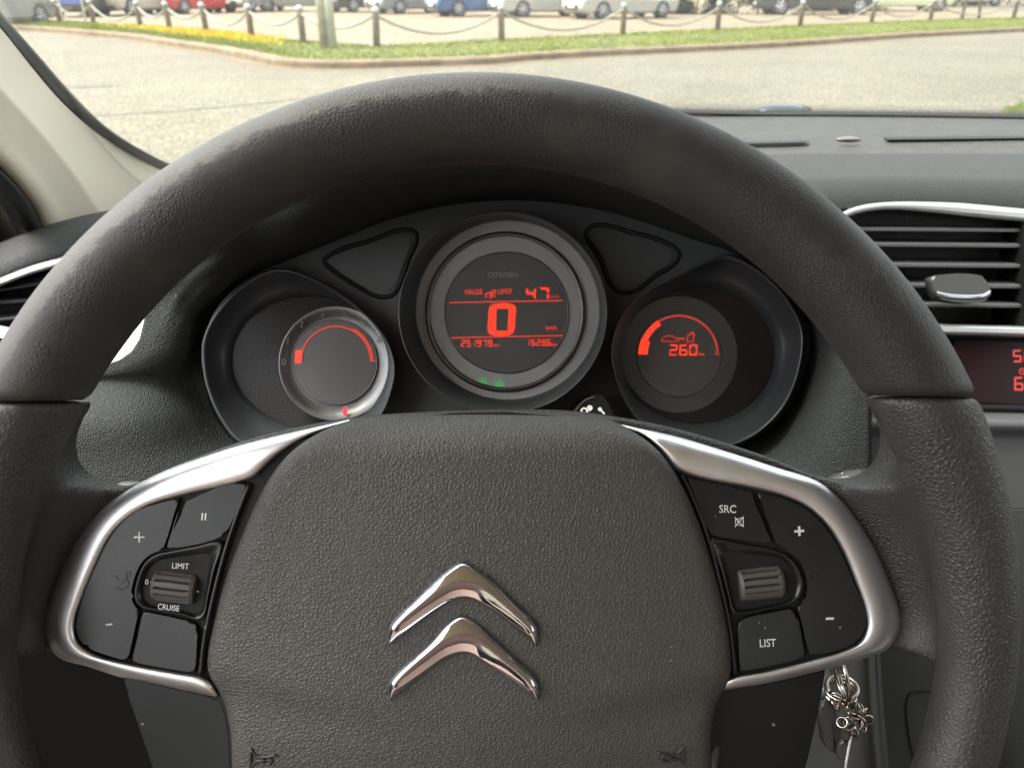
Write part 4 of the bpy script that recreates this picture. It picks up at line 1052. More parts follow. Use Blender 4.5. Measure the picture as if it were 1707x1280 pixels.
# body of the dash behind everything, keeps daylight out of the footwell
bh = box_bm((0.37, 0.98, -0.63 + CAMZ), (1.9, 0.02, 0.75), bm=None)
for v in bh.verts: v.co = M.inverted() @ v.co
finish(bh, 'bulkhead', MT['black'], dash, smooth=False)

# ================================================================== STALKS, KEY
st = thing('indicator_stalk', 'grey lighting stalk tip poking out behind the left wheel spoke', 'control stalk', P(260, 815, 0.40))
pth = [P(x, y, d) for x, y, d in ((420, 812, .41), (330, 812, .405), (250, 813, .40), (212, 813, .398))]
sb1 = finish(tube_bm([P(340, 822, .408), P(280, 818, .403), P(222, 815, .400), P(202, 814, .399), P(197, 814, .399)], [.0045, .0045, .0042, .0036, .0024], seg=16), 'stalk_arm', MT['stalk'], st)
finish(tube_bm([P(205, 814, .399), P(172, 813, .397)], .0018, seg=10), 'stalk_neck', MT['black'], st)
kb2 = finish(tube_bm([P(177, 817, .397), P(175, 817, .397), P(150, 816, .396), P(110, 814, .396), P(60, 814, .395), P(40, 814, .395)], [.0040, .0048, .0050, .0048, .0045, .003], seg=18), 'stalk_knob', MT['stalk'], st)
dk = 0.3905
ty = arc_bm((155, 807.5), 2.2, 3.8, 0, 360, dk, n=18); arc_bm((156, 815), 1.6, 3.0, 20, 330, dk, n=14, bm=ty)
finish(ty, 'stalk_marking', MT['white'], kb2, smooth=False)
ws = thing('wiper_stalk', 'grey wiper stalk with white markings behind the right wheel spoke', 'control stalk', P(1420, 805, 0.42))
wk = finish(tube_bm([P(1370, 812, .424), P(1392, 806, .422), P(1412, 803, .42), P(1432, 802, .42), P(1434, 802, .42)], [.003, .005, .0062, .0066, .0066], seg=18), 'stalk_knob', MT['stalk'], ws)
finish(tube_bm([P(1434, 802, .42), P(1437, 802, .42)], [.0070, .0070], seg=18), 'stalk_collar', MT['seal'], ws)
finish(tube_bm([P(1437, 802, .42), P(1480, 802, .42), P(1540, 802, .42)], [.0068, .0064, .005], seg=18), 'stalk_tip', MT['stalk'], ws)
ma = line_bm([(1396, 801), (1404, 799), (1405, 802)], 1.2, .4130); arc_bm((1406, 797), 2, 3.2, 0, 180, .4130, n=10, bm=ma); arc_bm((1412, 796), 1.6, 2.8, 0, 180, .4130, n=10, bm=ma); line_bm([(1414, 797), (1418, 798), (1416, 802)], 1.3, .413, ma); line_bm([(1421, 798), (1430, 798), (1425, 803)], 1.4, .413, ma, closed=True); arc_bm((1404, 788.5), 0, 1.5, 0, 360, .4132, n=8, bm=ma)
finish(ma, 'stalk_marking', MT['white'], wk, smooth=False)

key = thing('key_ring', 'bunch of nickel key rings and chain hanging below the right trim', 'key ring', P(1410, 1150, 0.42))
def torus(c, r, w, nrm, sx=1.0, n=30):
    nrm = Vector(nrm).normalized(); a = nrm.orthogonal().normalized(); b = nrm.cross(a)
    return tube_bm([c + a * math.cos(t) * r + b * math.sin(t) * r * sx for t in np.linspace(0, 2 * math.pi, n, endpoint=False)], w, seg=8, closed=True)
finish(torus(P(1404, 1134, .408), .0098, .0011, (1, .12, .10)), 'split_ring', MT['steel'], key)
finish(torus(P(1407, 1134, .409), .0098, .0011, (1, .14, .16)), 'split_ring', MT['steel'], key)
for k in range(3):
    c = P(1400 + 2 * k, 1155 - 5 * k, .418)
    finish(torus(c, .0078, .0012, (-.15, 1, .55)), 'coil_ring', MT['steel'], key)
rl = random.Random(4)
for k, (x, y) in enumerate(((1393, 1156), (1392, 1174), (1418, 1168), (1410, 1176), (1420, 1180), (1428, 1173), (1436, 1180), (1424, 1188), (1440, 1188), (1433, 1198), (1446, 1200), (1430, 1206), (1415, 1206), (1404, 1204), (1424, 1218), (1438, 1209))):
    finish(torus(P(x, y, .405 + .004 * rl.random()), .0026 + .0007 * rl.random(), .00075, (rl.uniform(-1, 1), rl.uniform(-1, 1), rl.uniform(.1, .8)), sx=1.0, n=18), 'chain_link', MT['steel'], key)
finish(tube_bm([P(1413, 1205, .412), P(1414, 1210, .412), P(1412, 1228, .412), P(1411, 1233, .412)], [.003, .0034, .0034, .002], seg=14), 'barrel_bead', MT['fob'], key)
finish(tube_bm([P(1419, 1226, .409), P(1414, 1250, .409), P(1411, 1268, .409), P(1408, 1290, .409)], .0007, seg=6), 'cord', MT['white'], key)
finish(plate([(1405, 1236), (1416, 1236), (1412, 1262), (1400, 1266), (1398, 1250)], .412, .003, bev=.0008), 'tag', MT['grey'], key, wn=True)
kf = thing('ignition_key', 'black car key fob hanging beside the nickel chain', 'car key', P(1390, 1200, 0.425))
b1 = plate([(1372, 1172), (1384, 1164), (1392, 1180), (1398, 1205), (1404, 1225), (1404, 1245), (1394, 1256), (1380, 1248), (1372, 1215), (1368, 1190)], .416, .007, bev=.0028, seg=4)
fo = finish(b1, 'fob_body', MT['fob'], kf, wn=True)
finish(tube_bm([P(1386, 1200, .4159), P(1390, 1225, .4159), P(1391, 1246, .4159)], .0004, seg=6), 'fob_seam', MT['darkgap'], fo)
finish(tube_bm([P(1378, 1165, .418), P(1376, 1140, .425), P(1374, 1120, .44)], .0035, seg=10), 'key_neck', MT['fob'], kf)

# ================================================================== PILLAR, WINDSCREEN, DOOR, ROOF
pil = thing('windscreen_pillar', 'beige cloth covered windscreen pillar with dark rubber edge strip', 'windscreen pillar', P(100, 250, .75))
e0 = [(-300, -330, .44), (-120, -110, .52), (0, 24, .62), (60, 92, .685), (109, 148, .74), (176, 214, .82), (246, 258, .90), (300, 282, .96), (400, 300, 1.03)]
e1 = [(-315, -305, .437), (-130, -86, .517), (0, 46, .617), (53, 112, .68), (103, 170, .735), (158, 219, .815), (222, 260, .895), (285, 290, .955), (390, 312, 1.025)]
cr_ = [(-330, -200, .43), (-140, 0, .50), (0, 148, .595), (45, 196, .64), (90, 248, .70), (130, 300, .76), (160, 345, .81), (190, 385, .86), (260, 430, .93)]
e2 = [(-420, -60, .46), (-180, 130, .52), (0, 280, .615), (24, 304, .64), (46, 331, .67), (62, 358, .70), (73, 385, .725), (85, 430, .77), (110, 500, .82)]
def lerp3(a, b, t): return [tuple(p * (1 - t) + q * t for p, q in zip(u, v)) for u, v in zip(a, b)]
rows = [[(x, y, d + .02) for x, y, d in e1], e1, lerp3(e1, cr_, .12), lerp3(e1, cr_, .5), lerp3(e1, cr_, .88), cr_, lerp3(cr_, e2, .12), lerp3(cr_, e2, .5), lerp3(cr_, e2, .86), [(x, y, d + .012) for x, y, d in e2], [(x - 5, y + 3, d + .04) for x, y, d in e2]]
finish(loft(rows, nu=60, nv=3, thick=0.004), 'pillar_trim', MT['pillar'], pil)
rows = [[(x + 2, y - 2, d + .012) for x, y, d in e0], [(x, y, d + .002) for x, y, d in e0], lerp3(e0, e1, .45), [(x, y, d - .001) for x, y, d in e1], [(x - 3, y + 3, d + .012) for x, y, d in e1]]
finish(loft(rows, nu=60, nv=4, thick=0.003), 'edge_strip', MT['seal'], pil)
door = thing('car_door', 'black door window frame at the left edge below the beige pillar', 'car door', P(0, 350, .7))
rows = [[(x + 6, y + 2, d + .02) for x, y, d in e2], [(x - 4, y + 6, d + .004) for x, y, d in e2], [(-440, 0, .46), (-215, 170, .52), (-30, 300, .62), (0, 330, .645), (14, 352, .675), (27, 378, .705), (36, 400, .73), (46, 450, .775)], [(-450, 10, .47), (-222, 180, .53), (-36, 306, .63), (-6, 334, .66), (9, 356, .69), (22, 382, .72), (31, 404, .745), (40, 454, .79)]]
finish(loft(rows, nu=50, nv=5, thick=0.004), 'window_seal', MT['seal'], door)
rows = [[(-700, 60, .52), (-300, 160, .60), (-40, 290, .69), (10, 312, .71), (30, 335, .73), (48, 365, .76), (60, 420, .80)], [(-800, 600, .52), (-400, 600, .60), (-160, 560, .68), (-100, 560, .70), (-60, 540, .72), (-20, 520, .75), (20, 500, .79)]]
finish(loft(rows, nu=30, nv=4, thick=0.003), 'mirror_triangle', MT['black'], door)
def wbox(c, s, bev=0.02):
    b = box_bm((c[0], c[1], c[2] + CAMZ), s, bev=bev, seg=3)
    for v in b.verts: v.co = M.inverted() @ v.co
    return b
finish(wbox((-0.60, -0.15, -0.55), (0.08, 1.5, 0.74), .03), 'door_panel', MT['doortrim'], door, wn=True)

wsn = thing('windscreen', 'clear curved windscreen above the dashboard', 'windscreen', P(900, 100, 1.0))
XW = [-0.47, -0.2, 0.1, 0.37, 0.64, 0.94, 1.22]
def bw(x): return -0.17 * ((x - 0.37) / 0.85) ** 2
rows = [[(x, 1.15 + bw(x), -0.172 + dl(x)) for x in XW], [(x, 0.80 + bw(x), 0.03) for x in XW], [(x, 0.52 + bw(x) * .8, 0.18) for x in XW], [(x, 0.36 + bw(x) * .7, 0.245) for x in XW]]
finish(wgrid(rows, nu=40, nv=6, thick=0.004), 'glass_pane', MT['windscreen'], wsn)
rows = [[(x, 1.118 + bw(x), -0.1585 + dl(x)) for x in XW], [(x, 1.122 + bw(x), -0.1555 + dl(x)) for x in XW], [(x, 1.130 + bw(x), -0.1555 + dl(x)) for x in XW], [(x, 1.18 + bw(x), -0.17 + dl(x)) for x in XW]]
finish(wgrid(rows, nu=40, nv=3, thick=0.002), 'base_seal', MT['seal'], wsn)

# rest of the cabin, which the bright trims reflect
rf = thing('car_roof', 'beige headlining above the steering wheel', 'headlining', cam_of((0.37, -0.5, CAMZ + .27)))
rows = [[(x, .35 + bw(x) * .7, .245) for x in XW], [(x, .1, .275) for x in XW], [(x, -.8, .29) for x in XW], [(x, -1.9, .22) for x in XW]]
finish(wgrid(rows, nu=20, nv=4, thick=0.02), 'headlining', MT['pillar'], rf)
for x in (-.53, 1.27):
    for y in (-.62, -1.55): finish(wbox((x, y, .04), (.05, .13, .46), .02), 'door_pillar', MT['pillar'], rf, wn=True)
tg = thing('tailgate', 'dark tailgate trim closing the back of the cabin', 'tailgate', cam_of((.37, -1.95, .6)))
finish(wbox((.37, -1.95, -.45), (1.75, .06, .9), .02), 'trim_panel', MT['doortrim'], tg, wn=True)
rb = thing('rear_seat', 'grey cloth rear bench seat', 'car seat', cam_of((.37, -1.3, .5)))
finish(wbox((.37, -1.45, -.38), (1.45, .18, .66), .06), 'backrest', MT['seat'], rb, wn=True)
for x in (0.0, .74): finish(wbox((x, -1.45, .02), (.28, .10, .17), .05), 'headrest', MT['seat'], rb, wn=True)
ps = thing('passenger_seat', 'grey cloth passenger seat beside the brown driver seat', 'car seat', cam_of((.75, -.5, .5)))
finish(wbox((0.75, -0.62, -0.30), (0.50, 0.14, 0.72), .06), 'backrest', MT['seat'], ps, wn=True)
finish(wbox((0.75, -0.22, -0.66), (0.50, 0.55, 0.14), .05), 'cushion', MT['seat'], ps, wn=True)
finish(wbox((0.75, -0.64, .16), (0.28, 0.10, 0.17), .05), 'headrest', MT['seat'], ps, wn=True)
rd_ = thing('passenger_door', 'dark grained passenger door trim', 'car door', cam_of((1.32, -.2, .5)))
finish(wbox((1.32, -0.15, -0.55), (0.08, 2.2, 0.74), .03), 'door_panel', MT['doortrim'], rd_, wn=True)
MT['seat_brown'] = mat('driver_seat_fabric', (0.27, 0.19, 0.15), 0.9)
seat = thing('driver_seat', 'brown cloth driver seat facing the steering wheel', 'car seat', cam_of((0, -.5, .5)))
finish(wbox((0.0, -0.62, -0.30), (0.50, 0.14, 0.72), .06), 'backrest', MT['seat_brown'], seat, wn=True)
finish(wbox((0.0, -0.22, -0.66), (0.50, 0.55, 0.14), .05), 'cushion', MT['seat_brown'], seat, wn=True)
fl = wbox((0.37, -0.3, -0.86), (1.7, 2.6, 0.02), 0)
o = finish(fl, 'car_floor', MT['carpet'], None, smooth=False); tag(o, 'dark carpeted car floor', 'floor', kind='structure')

# wiper
wp = thing('windscreen_wiper', 'pale grey wiper cap lying on the windscreen base', 'windscreen wiper', P(1290, 186, 1.3))
wm = mat('wiper_paint', (0.05, 0.072, 0.082), 0.3, metal=0.2)
DW = 1.22
finish(tube_bm([P(1150, 193, DW), P(1200, 191.5, DW), P(1240, 190, DW), P(1252, 188, DW)], [.003, .004, .005, .004], seg=8), 'wiper_arm', wm, wp)
rows = []
for t in np.linspace(0.03, 1, 9):
    e = 0.026 * math.sqrt(max(0, 1 - t ** 2.6))
    rows.append([P(1302 + 46 * math.copysign(abs(math.cos(a)) ** .7, math.cos(a)) * t, 186 + (13 if math.sin(a) < 0 else 12) * math.sin(a) * t, DW - e) for a in np.linspace(0, 2 * math.pi, 40, endpoint=False)])
finish(grid_bm(rows, close_u=True, cap=True), 'pivot_cap', wm, wp)
finish(tube_bm([P(1338, 180, DW - .012), P(1346, 184, DW - .012), P(1349, 194, DW - .012)], [.004, .006, .006], seg=8), 'cap_end', MT['seal'], wp)

# ================================================================== OUTSIDE
def omat(name, base, rough=0.85, scale=6.0, amt=0.25, fine=None, second=None, detail=6, mid=None):
    m, t, b = newmat(name); N, L = t.nodes, t.links
    b.inputs['Roughness'].default_value = rough
    tc = N.new('ShaderNodeTexCoord')
    n1 = N.new('ShaderNodeTexNoise'); n1.inputs['Scale'].default_value = scale; n1.inputs['Detail'].default_value = detail; n1.inputs['Roughness'].default_value = 0.65
    L.new(tc.outputs['Object'], n1.inputs['Vector'])
    cr = N.new('ShaderNodeValToRGB'); cr.color_ramp.elements[0].position = 0.33; cr.color_ramp.elements[1].position = 0.67
    lo = [c * (1 - amt) for c in base] if second is None else second
    cr.color_ramp.elements[0].color = (*lo, 1); cr.color_ramp.elements[1].color = (*[min(1, c * (1 + amt)) for c in base], 1)
    L.new(n1.outputs['Fac'], cr.inputs['Fac'])
    col = cr.outputs['Color']
    for fine in [q for q in (fine, mid) if q]:
        n2 = N.new('ShaderNodeTexNoise'); n2.inputs['Scale'].default_value = fine[0]; n2.inputs['Detail'].default_value = 2
        L.new(tc.outputs['Object'], n2.inputs['Vector'])
        mr = N.new('ShaderNodeMapRange'); mr.inputs['From Min'].default_value = .3; mr.inputs['From Max'].default_value = .7
        mr.inputs['To Min'].default_value = 1 - fine[1]; mr.inputs['To Max'].default_value = 1 + fine[1]
        L.new(n2.outputs['Fac'], mr.inputs['Value'])
        mx = N.new('ShaderNodeMix'); mx.data_type = 'RGBA'; mx.blend_type = 'MULTIPLY'; mx.inputs['Factor'].default_value = 1
        L.new(col, mx.inputs[6]); L.new(mr.outputs[0], mx.inputs[7]); col = mx.outputs[2]
    L.new(col, b.inputs['Base Color'])
    return m
MT['road'] = omat('road_chippings', (0.118, 0.102, 0.072), .9, 0.35, .16, fine=(24, .75), mid=(5, .16))
MT['verge'] = omat('verge_soil', (0.10, 0.11, 0.02), .95, 2.0, .3)
MT['grass'] = omat('grass_blades', (0.155, 0.178, 0.010), .8, 0.8, .3, second=(0.095, 0.13, 0.010))
MT['flower'] = omat('yellow_flowers', (0.56, 0.41, 0.004), .7, 6.0, .15)
MT['gravel'] = omat('sandy_gravel', (0.17, 0.130, 0.085), .95, 0.9, .22, fine=(7, .35))
MT['kerb'] = omat('kerb_stone', (0.16, 0.115, 0.07), .9, 3.0, .35)
MT['road_shadow'] = omat('shadow_strip', (0.075, 0.066, 0.052), .8, 5.0, .2)  # dark tone for the shadows painted on the road
MT['wood'] = omat('weathered_wood', (0.15, 0.12, 0.08), .85, 8.0, .3)
MT['cap'] = mat('metal_cap', (0.34, 0.36, 0.36), .45, metal=.4)
MT['chain'] = omat('grey_chain', (0.26, 0.24, 0.20), .6, 20, .2)
MT['pole'] = mat('galvanised_pole', (0.42, 0.42, 0.38), .4, metal=.3, noise=(3, .2))
MT['polemoss'] = mat('wooden_pole', (0.26, 0.24, 0.16), .8, noise=(6, .3))
MT['tyre'] = mat('tyre_rubber', (0.02, 0.02, 0.02), .8)
MT['alloy'] = mat('alloy_rim', (0.50, 0.50, 0.51), .3, metal=.8)
MT['carglass'] = mat('car_glass', (0.02, 0.025, 0.03), .05)
MT['carblack'] = mat('car_black_plastic', (0.02, 0.02, 0.02), .6)
MT['lamp_r'] = mat('tail_lamp', (0.45, 0.02, 0.02), .15)
MT['lamp_w'] = mat('head_lamp', (0.55, 0.57, 0.58), .1)
MT['plate_w'] = mat('number_plate', (0.70, 0.70, 0.66), .5)
MT['leaf'] = omat('hedge_leaves', (0.045, 0.055, 0.026), .75, 1.5, .5)
MT['bark'] = omat('bark', (0.12, 0.09, 0.06), .9, 8, .3)

def wfin(bm, name, m, parent=None, smooth=True, wn=False):
    o = finish(bm, name, m if not isinstance(m, str) else MT[m], parent, smooth=smooth, wn=wn, cabin=False)
    return o
def setting(bm, name, m, label, cat, kind='structure', smooth=False):
    return tag(wfin(bm, name, m, smooth=smooth), label, cat, kind=kind)
def sheet(pts, z, bm=None):
    bm = bm or bmesh.new()
    bm.faces.new([bm.verts.new((p[0], p[1], z)) for p in pts]); return bm

setting(sheet([(-300, -60), (300, -60), (300, 400), (-300, 400)], 0.0), 'road', 'road', 'pale chipped asphalt road in front of the windscreen', 'road')
# kerb line in plan, from pixels of its foot
kpx = [(-160, 44), (53, 52), (141, 59), (228, 68), (281, 77), (352, 87.5), (404, 98), (457, 110), (527, 115), (598, 115), (700, 112), (816, 108), (887, 101.5), (1100, 90), (1313, 79), (1527, 63), (1707, 53.5), (1960, 38)]
KL = [G(x, y) for x, y in catmull(kpx, n=5)]
KL = [Vector((p.x, p.y, 0)) for p in KL]
def offset_line(L, d):
    out = []
    for i, p in enumerate(L):
        t = (L[min(i + 1, len(L) - 1)] - L[max(i - 1, 0)]).normalized(); nrm = Vector((-t.y, t.x, 0))
        out.append(p + nrm * d)
    return out
def bandstrip(L, prof):
    bm = bmesh.new(); g = []
    for d, z in prof: g.append([v + Vector((0, 0, z)) for v in offset_line(L, d)])
    return grid_bm(g, bm=bm)
setting(bandstrip(KL, [(0, -0.02), (0.0, .085), (0.02, .11), (.26, .12), (.28, .06)]), 'kerb', 'kerb', 'worn brownish kerb edging the grass verge', 'kerb', smooth=False)
MT['litter'] = omat('gutter_litter', (0.13, 0.085, 0.045), .95, 1.2, .35, second=(0.10, 0.085, 0.06))
setting(bandstrip(KL, [(-.30, .004), (.01, .004)]), 'gutter', 'litter', 'dusty gutter strip along the kerb', 'gutter')
# posts
post_px = [(-40, 32), (20, 34), (69, 36), (100, 37.5), (157, 42), (235, 48), (284, 53), (345, 57.5), (420, 65.5), (506, 72.5), (628, 79.5), (836, 69), (1038, 59), (1196, 51.5), (1333.5, 45), (1452, 40), (1550, 35.5), (1689, 32), (1800, 27)]
PZ = 0.10
posts = [G(x, y, PZ) for x, y in post_px]
BL = [G(x, y, PZ) for x, y in catmull(post_px, n=3)]
BL = [Vector((p.x, p.y, 0)) for p in BL]
# verge between kerb and post line
inner_ = [v for v in offset_line(KL, .24)]
outer_ = [v for v in offset_line(BL, .28)]
a1 = resample([tuple(v) for v in inner_], 90); a2 = resample([tuple(v) for v in outer_], 90)
bm = grid_bm([[Vector((p[0] * (1 - s) + q[0] * s, p[1] * (1 - s) + q[1] * s, .105 + .02 * math.sin(s * 3.1))) for p, q in zip(a1, a2)] for s in np.linspace(0, 1, 6)])
setting(bm, 'verge', 'verge', 'grass verge between kerb and bollards', 'verge')
rg = random.Random(11)
def blades(n, hmin, hmax, w, fpos, name, m, label, cat):
    vs, fs = [], []
    for _ in range(n):
        q = fpos()
        if q is None: continue
        x, y, z = q; a = rg.uniform(0, 6.28); hh = rg.uniform(hmin, hmax); lx, ly = rg.uniform(-.5, .5) * hh, rg.uniform(-.5, .5) * hh
        k = len(vs); ca, sa = math.cos(a) * w, math.sin(a) * w
        vs += [(x - ca, y - sa, z), (x + ca, y + sa, z), (x + lx, y + ly, z + hh)]; fs.append((k, k + 1, k + 2))
    me = bpy.data.meshes.new(name); me.from_pydata(vs, [], fs); me.materials.append(MT[m])
    o = bpy.data.objects.new(name, me); COL.objects.link(o)
    return tag(o, label, cat, kind='stuff')
def vpos(s0=-.02, s1=1.02):
    k = rg.random() * 88; i = int(k); f = k - i; s = rg.uniform(s0, s1)
    p = [a1[i][c] * (1 - f) + a1[i + 1][c] * f for c in (0, 1)]; q = [a2[i][c] * (1 - f) + a2[i + 1][c] * f for c in (0, 1)]
    return (p[0] * (1 - s) + q[0] * s, p[1] * (1 - s) + q[1] * s, .11)
blades(60000, .02, .06, .012, vpos, 'grass', 'grass', 'short yellow green grass covering the verge', 'grass')
fa_, fb_ = G(215, 50, .12), G(470, 85, .12)
def fpos():
    q = vpos(.30 + .2 * rg.random(), .95)
    c = cam_of(Vector((q[0], q[1], .15))); px = CX + c.x / -c.z * F
    if px < 150 or px > 480: return None
    if rg.random() > math.exp(-((px - 345) / 95) ** 2): return None
    return (q[0], q[1], .14 + rg.random() * .06)
blades(40000, .03, .05, .018, fpos, 'yellow_flowers', 'flower', 'drift of yellow flowers along the left verge', 'flowers')
# near grass patch at right
g0 = [G(1668, 190), G(1684, 182), G(1720, 172), G(1900, 160), G(2300, 190), G(2300, 240), G(1700, 240)]
bm = sheet([(p.x, p.y) for p in g0], 0.03)
setting(bm, 'near_verge', 'verge', 'near grass corner past the right windscreen edge', 'verge')
def npos():
    x, y = rg.uniform(1672, 1900), rg.uniform(172, 200)
    if y < 190 - (x - 1668) * .35: return None
    q = G(x, y, .03); return (q.x, q.y, .03)
blades(6000, .03, .09, .008, npos, 'near_grass', 'grass', 'near tuft of green grass at the right windscreen edge', 'grass')
# gravel yard
far = [Vector((p.x, p.y, 0)) for p in outer_]
yard = [(v.x, v.y) for v in offset_line(BL, .1)] + [(120, 60), (120, 160), (-140, 160), (-140, 60)]
bm = bmesh.new()
o1 = [v for v in offset_line(BL, .1)]
grid_bm([[Vector((v.x, v.y, .085)) for v in o1], [Vector((v.x * 1.15, v.y + 25, .085)) for v in o1], [Vector((v.x * 3, v.y + 160, .085)) for v in o1]], bm=bm)
setting(bm, 'gravel_yard', 'gravel', 'sunlit sandy gravel yard behind the bollards', 'yard')
# cast shadows on the road, painted as dark strips
def rstrip(px, w, name, label):
    L_ = [G(x, y) for x, y in catmull(px, n=5)]
    L_ = [Vector((p.x, p.y, 0)) for p in L_]
    bm = grid_bm([[v + Vector((0, 0, .004)) for v in offset_line(L_, -w / 2)], [v + Vector((0, 0, .004)) for v in offset_line(L_, w / 2)]])
    return setting(bm, name, 'road_shadow', label, 'painted shadow')
rstrip([(150, 195), (330, 183), (480, 168), (640, 150)], .055, 'shadow_strip', 'thin painted shadow line crossing the road at left')
rstrip([(95, 146), (140, 145), (190, 144)], .28, 'shadow_patch', 'short dark painted shadow on the road at left')

# bollards and chains
def bollard(loc, lab):
    t = thing_w('bollard', lab, 'bollard', loc, 0, 'bollards with chain along the gravel yard')
    bm = bmesh.new()
    rows = [[Vector((r * math.cos(a), r * math.sin(a), z)) for a in np.linspace(0, 2 * math.pi, 14, endpoint=False)] for r, z in ((.070, -.12), (.070, .60), (.066, .64))]
    wfin(grid_bm(rows, close_u=True, bm=bm, cap=True), 'post', 'wood', t)
    rows = [[Vector((r * math.cos(a), r * math.sin(a), z)) for a in np.linspace(0, 2 * math.pi, 14, endpoint=False)] for r, z in ((.073, .62), (.075, .63), (.075, .67), (.058, .70), (.030, .715), (.004, .72))]
    wfin(grid_bm(rows, close_u=True, cap=True), 'cap', 'cap', t)
    return t
names = ['tenth', 'ninth', 'eighth', 'seventh', 'sixth', 'fifth', 'fourth', 'third', 'second', 'first']
def blab(k):
    base = post_px[k][0]
    if k == 10: return 'wooden bollard just right of the tall pole at the verge corner'
    if k < 10: return f'wooden bollard with metal cap, {names[k]} left of the verge corner bollard'
    return f'wooden bollard with metal cap, {names[::-1][k - 11]} right of the verge corner bollard'
b0 = None
for k, p in enumerate(posts):
    if b0 is None:
        b0 = bollard(p, blab(k)); b = b0
    else:
        b = b0.copy(); COL.objects.link(b); b.location = p; b['label'] = blab(k)
        for ch in b0.children:
            c = ch.copy(); COL.objects.link(c); c.parent = b
    b.rotation_euler = (R(rg.uniform(-2.5, 2.5)), R(rg.uniform(-2.5, 2.5)), rg.uniform(0, 6))
for k in range(len(posts) - 1):
    a, b = posts[k] + Vector((0, 0, .58)), posts[k + 1] + Vector((0, 0, .58))
    n_ = 60; sag = .34 * min(1.2, (b - a).length / 2.8)
    path = [a.lerp(b, i / n_) - Vector((0, 0, sag * (1 - (2 * i / n_ - 1) ** 2))) for i in range(n_ + 1)]
    rad = [.022 + (.010 if i % 2 else 0) for i in range(n_ + 1)]
    o = wfin(tube_bm(path, rad, seg=8), 'chain', 'chain', None)
    if k == 9: lab = 'sagging chain behind the tall pole'
    elif k < 9: lab = f'sagging chain between bollards, {names[k + 1]} left of the tall pole'
    else: lab = f'sagging chain between bollards, {names[::-1][k - 10]} right of the tall pole'
    tag(o, lab, 'chain', 'chains hanging between bollards')

# tall pole pair and information sign
q = G(548, 83, .1)
t = thing_w('utility_pole', 'tall weathered pole with a bright metal conduit on its right side', 'pole', q)
rows = [[Vector((-.06 + r * math.cos(a), r * math.sin(a), z)) for a in np.linspace(0, 2 * math.pi, 20, endpoint=False)] for r, z in ((.10, -.1), (.098, 1), (.09, 5), (.08, 8))]
wfin(grid_bm(rows, close_u=True, cap=True), 'pole_shaft', 'polemoss', t)
rows = [[Vector((.085 + r * math.cos(a), -.03 + r * math.sin(a), z)) for a in np.linspace(0, 2 * math.pi, 16, endpoint=False)] for r, z in ((.085, -.1), (.085, 1), (.085, 3.6), (.08, 3.65))]
wfin(grid_bm(rows, close_u=True, cap=True), 'conduit', 'pole', t)
q = G(126, 41, .085)
t = thing_w('notice_board', 'blue notice board on two grey legs beside the left verge', 'sign', q, R(12))
MT['signblue'] = mat('sign_blue', (0.10, 0.14, 0.42), .5)
wfin(box_bm((0, 0, 1.05), (.62, .05, .95), .01), 'board', 'signblue', t, wn=True)
for sx in (-.33, .33): wfin(box_bm((sx, 0, .65), (.06, .06, 1.9), .01), 'leg', 'pole', t, wn=True)

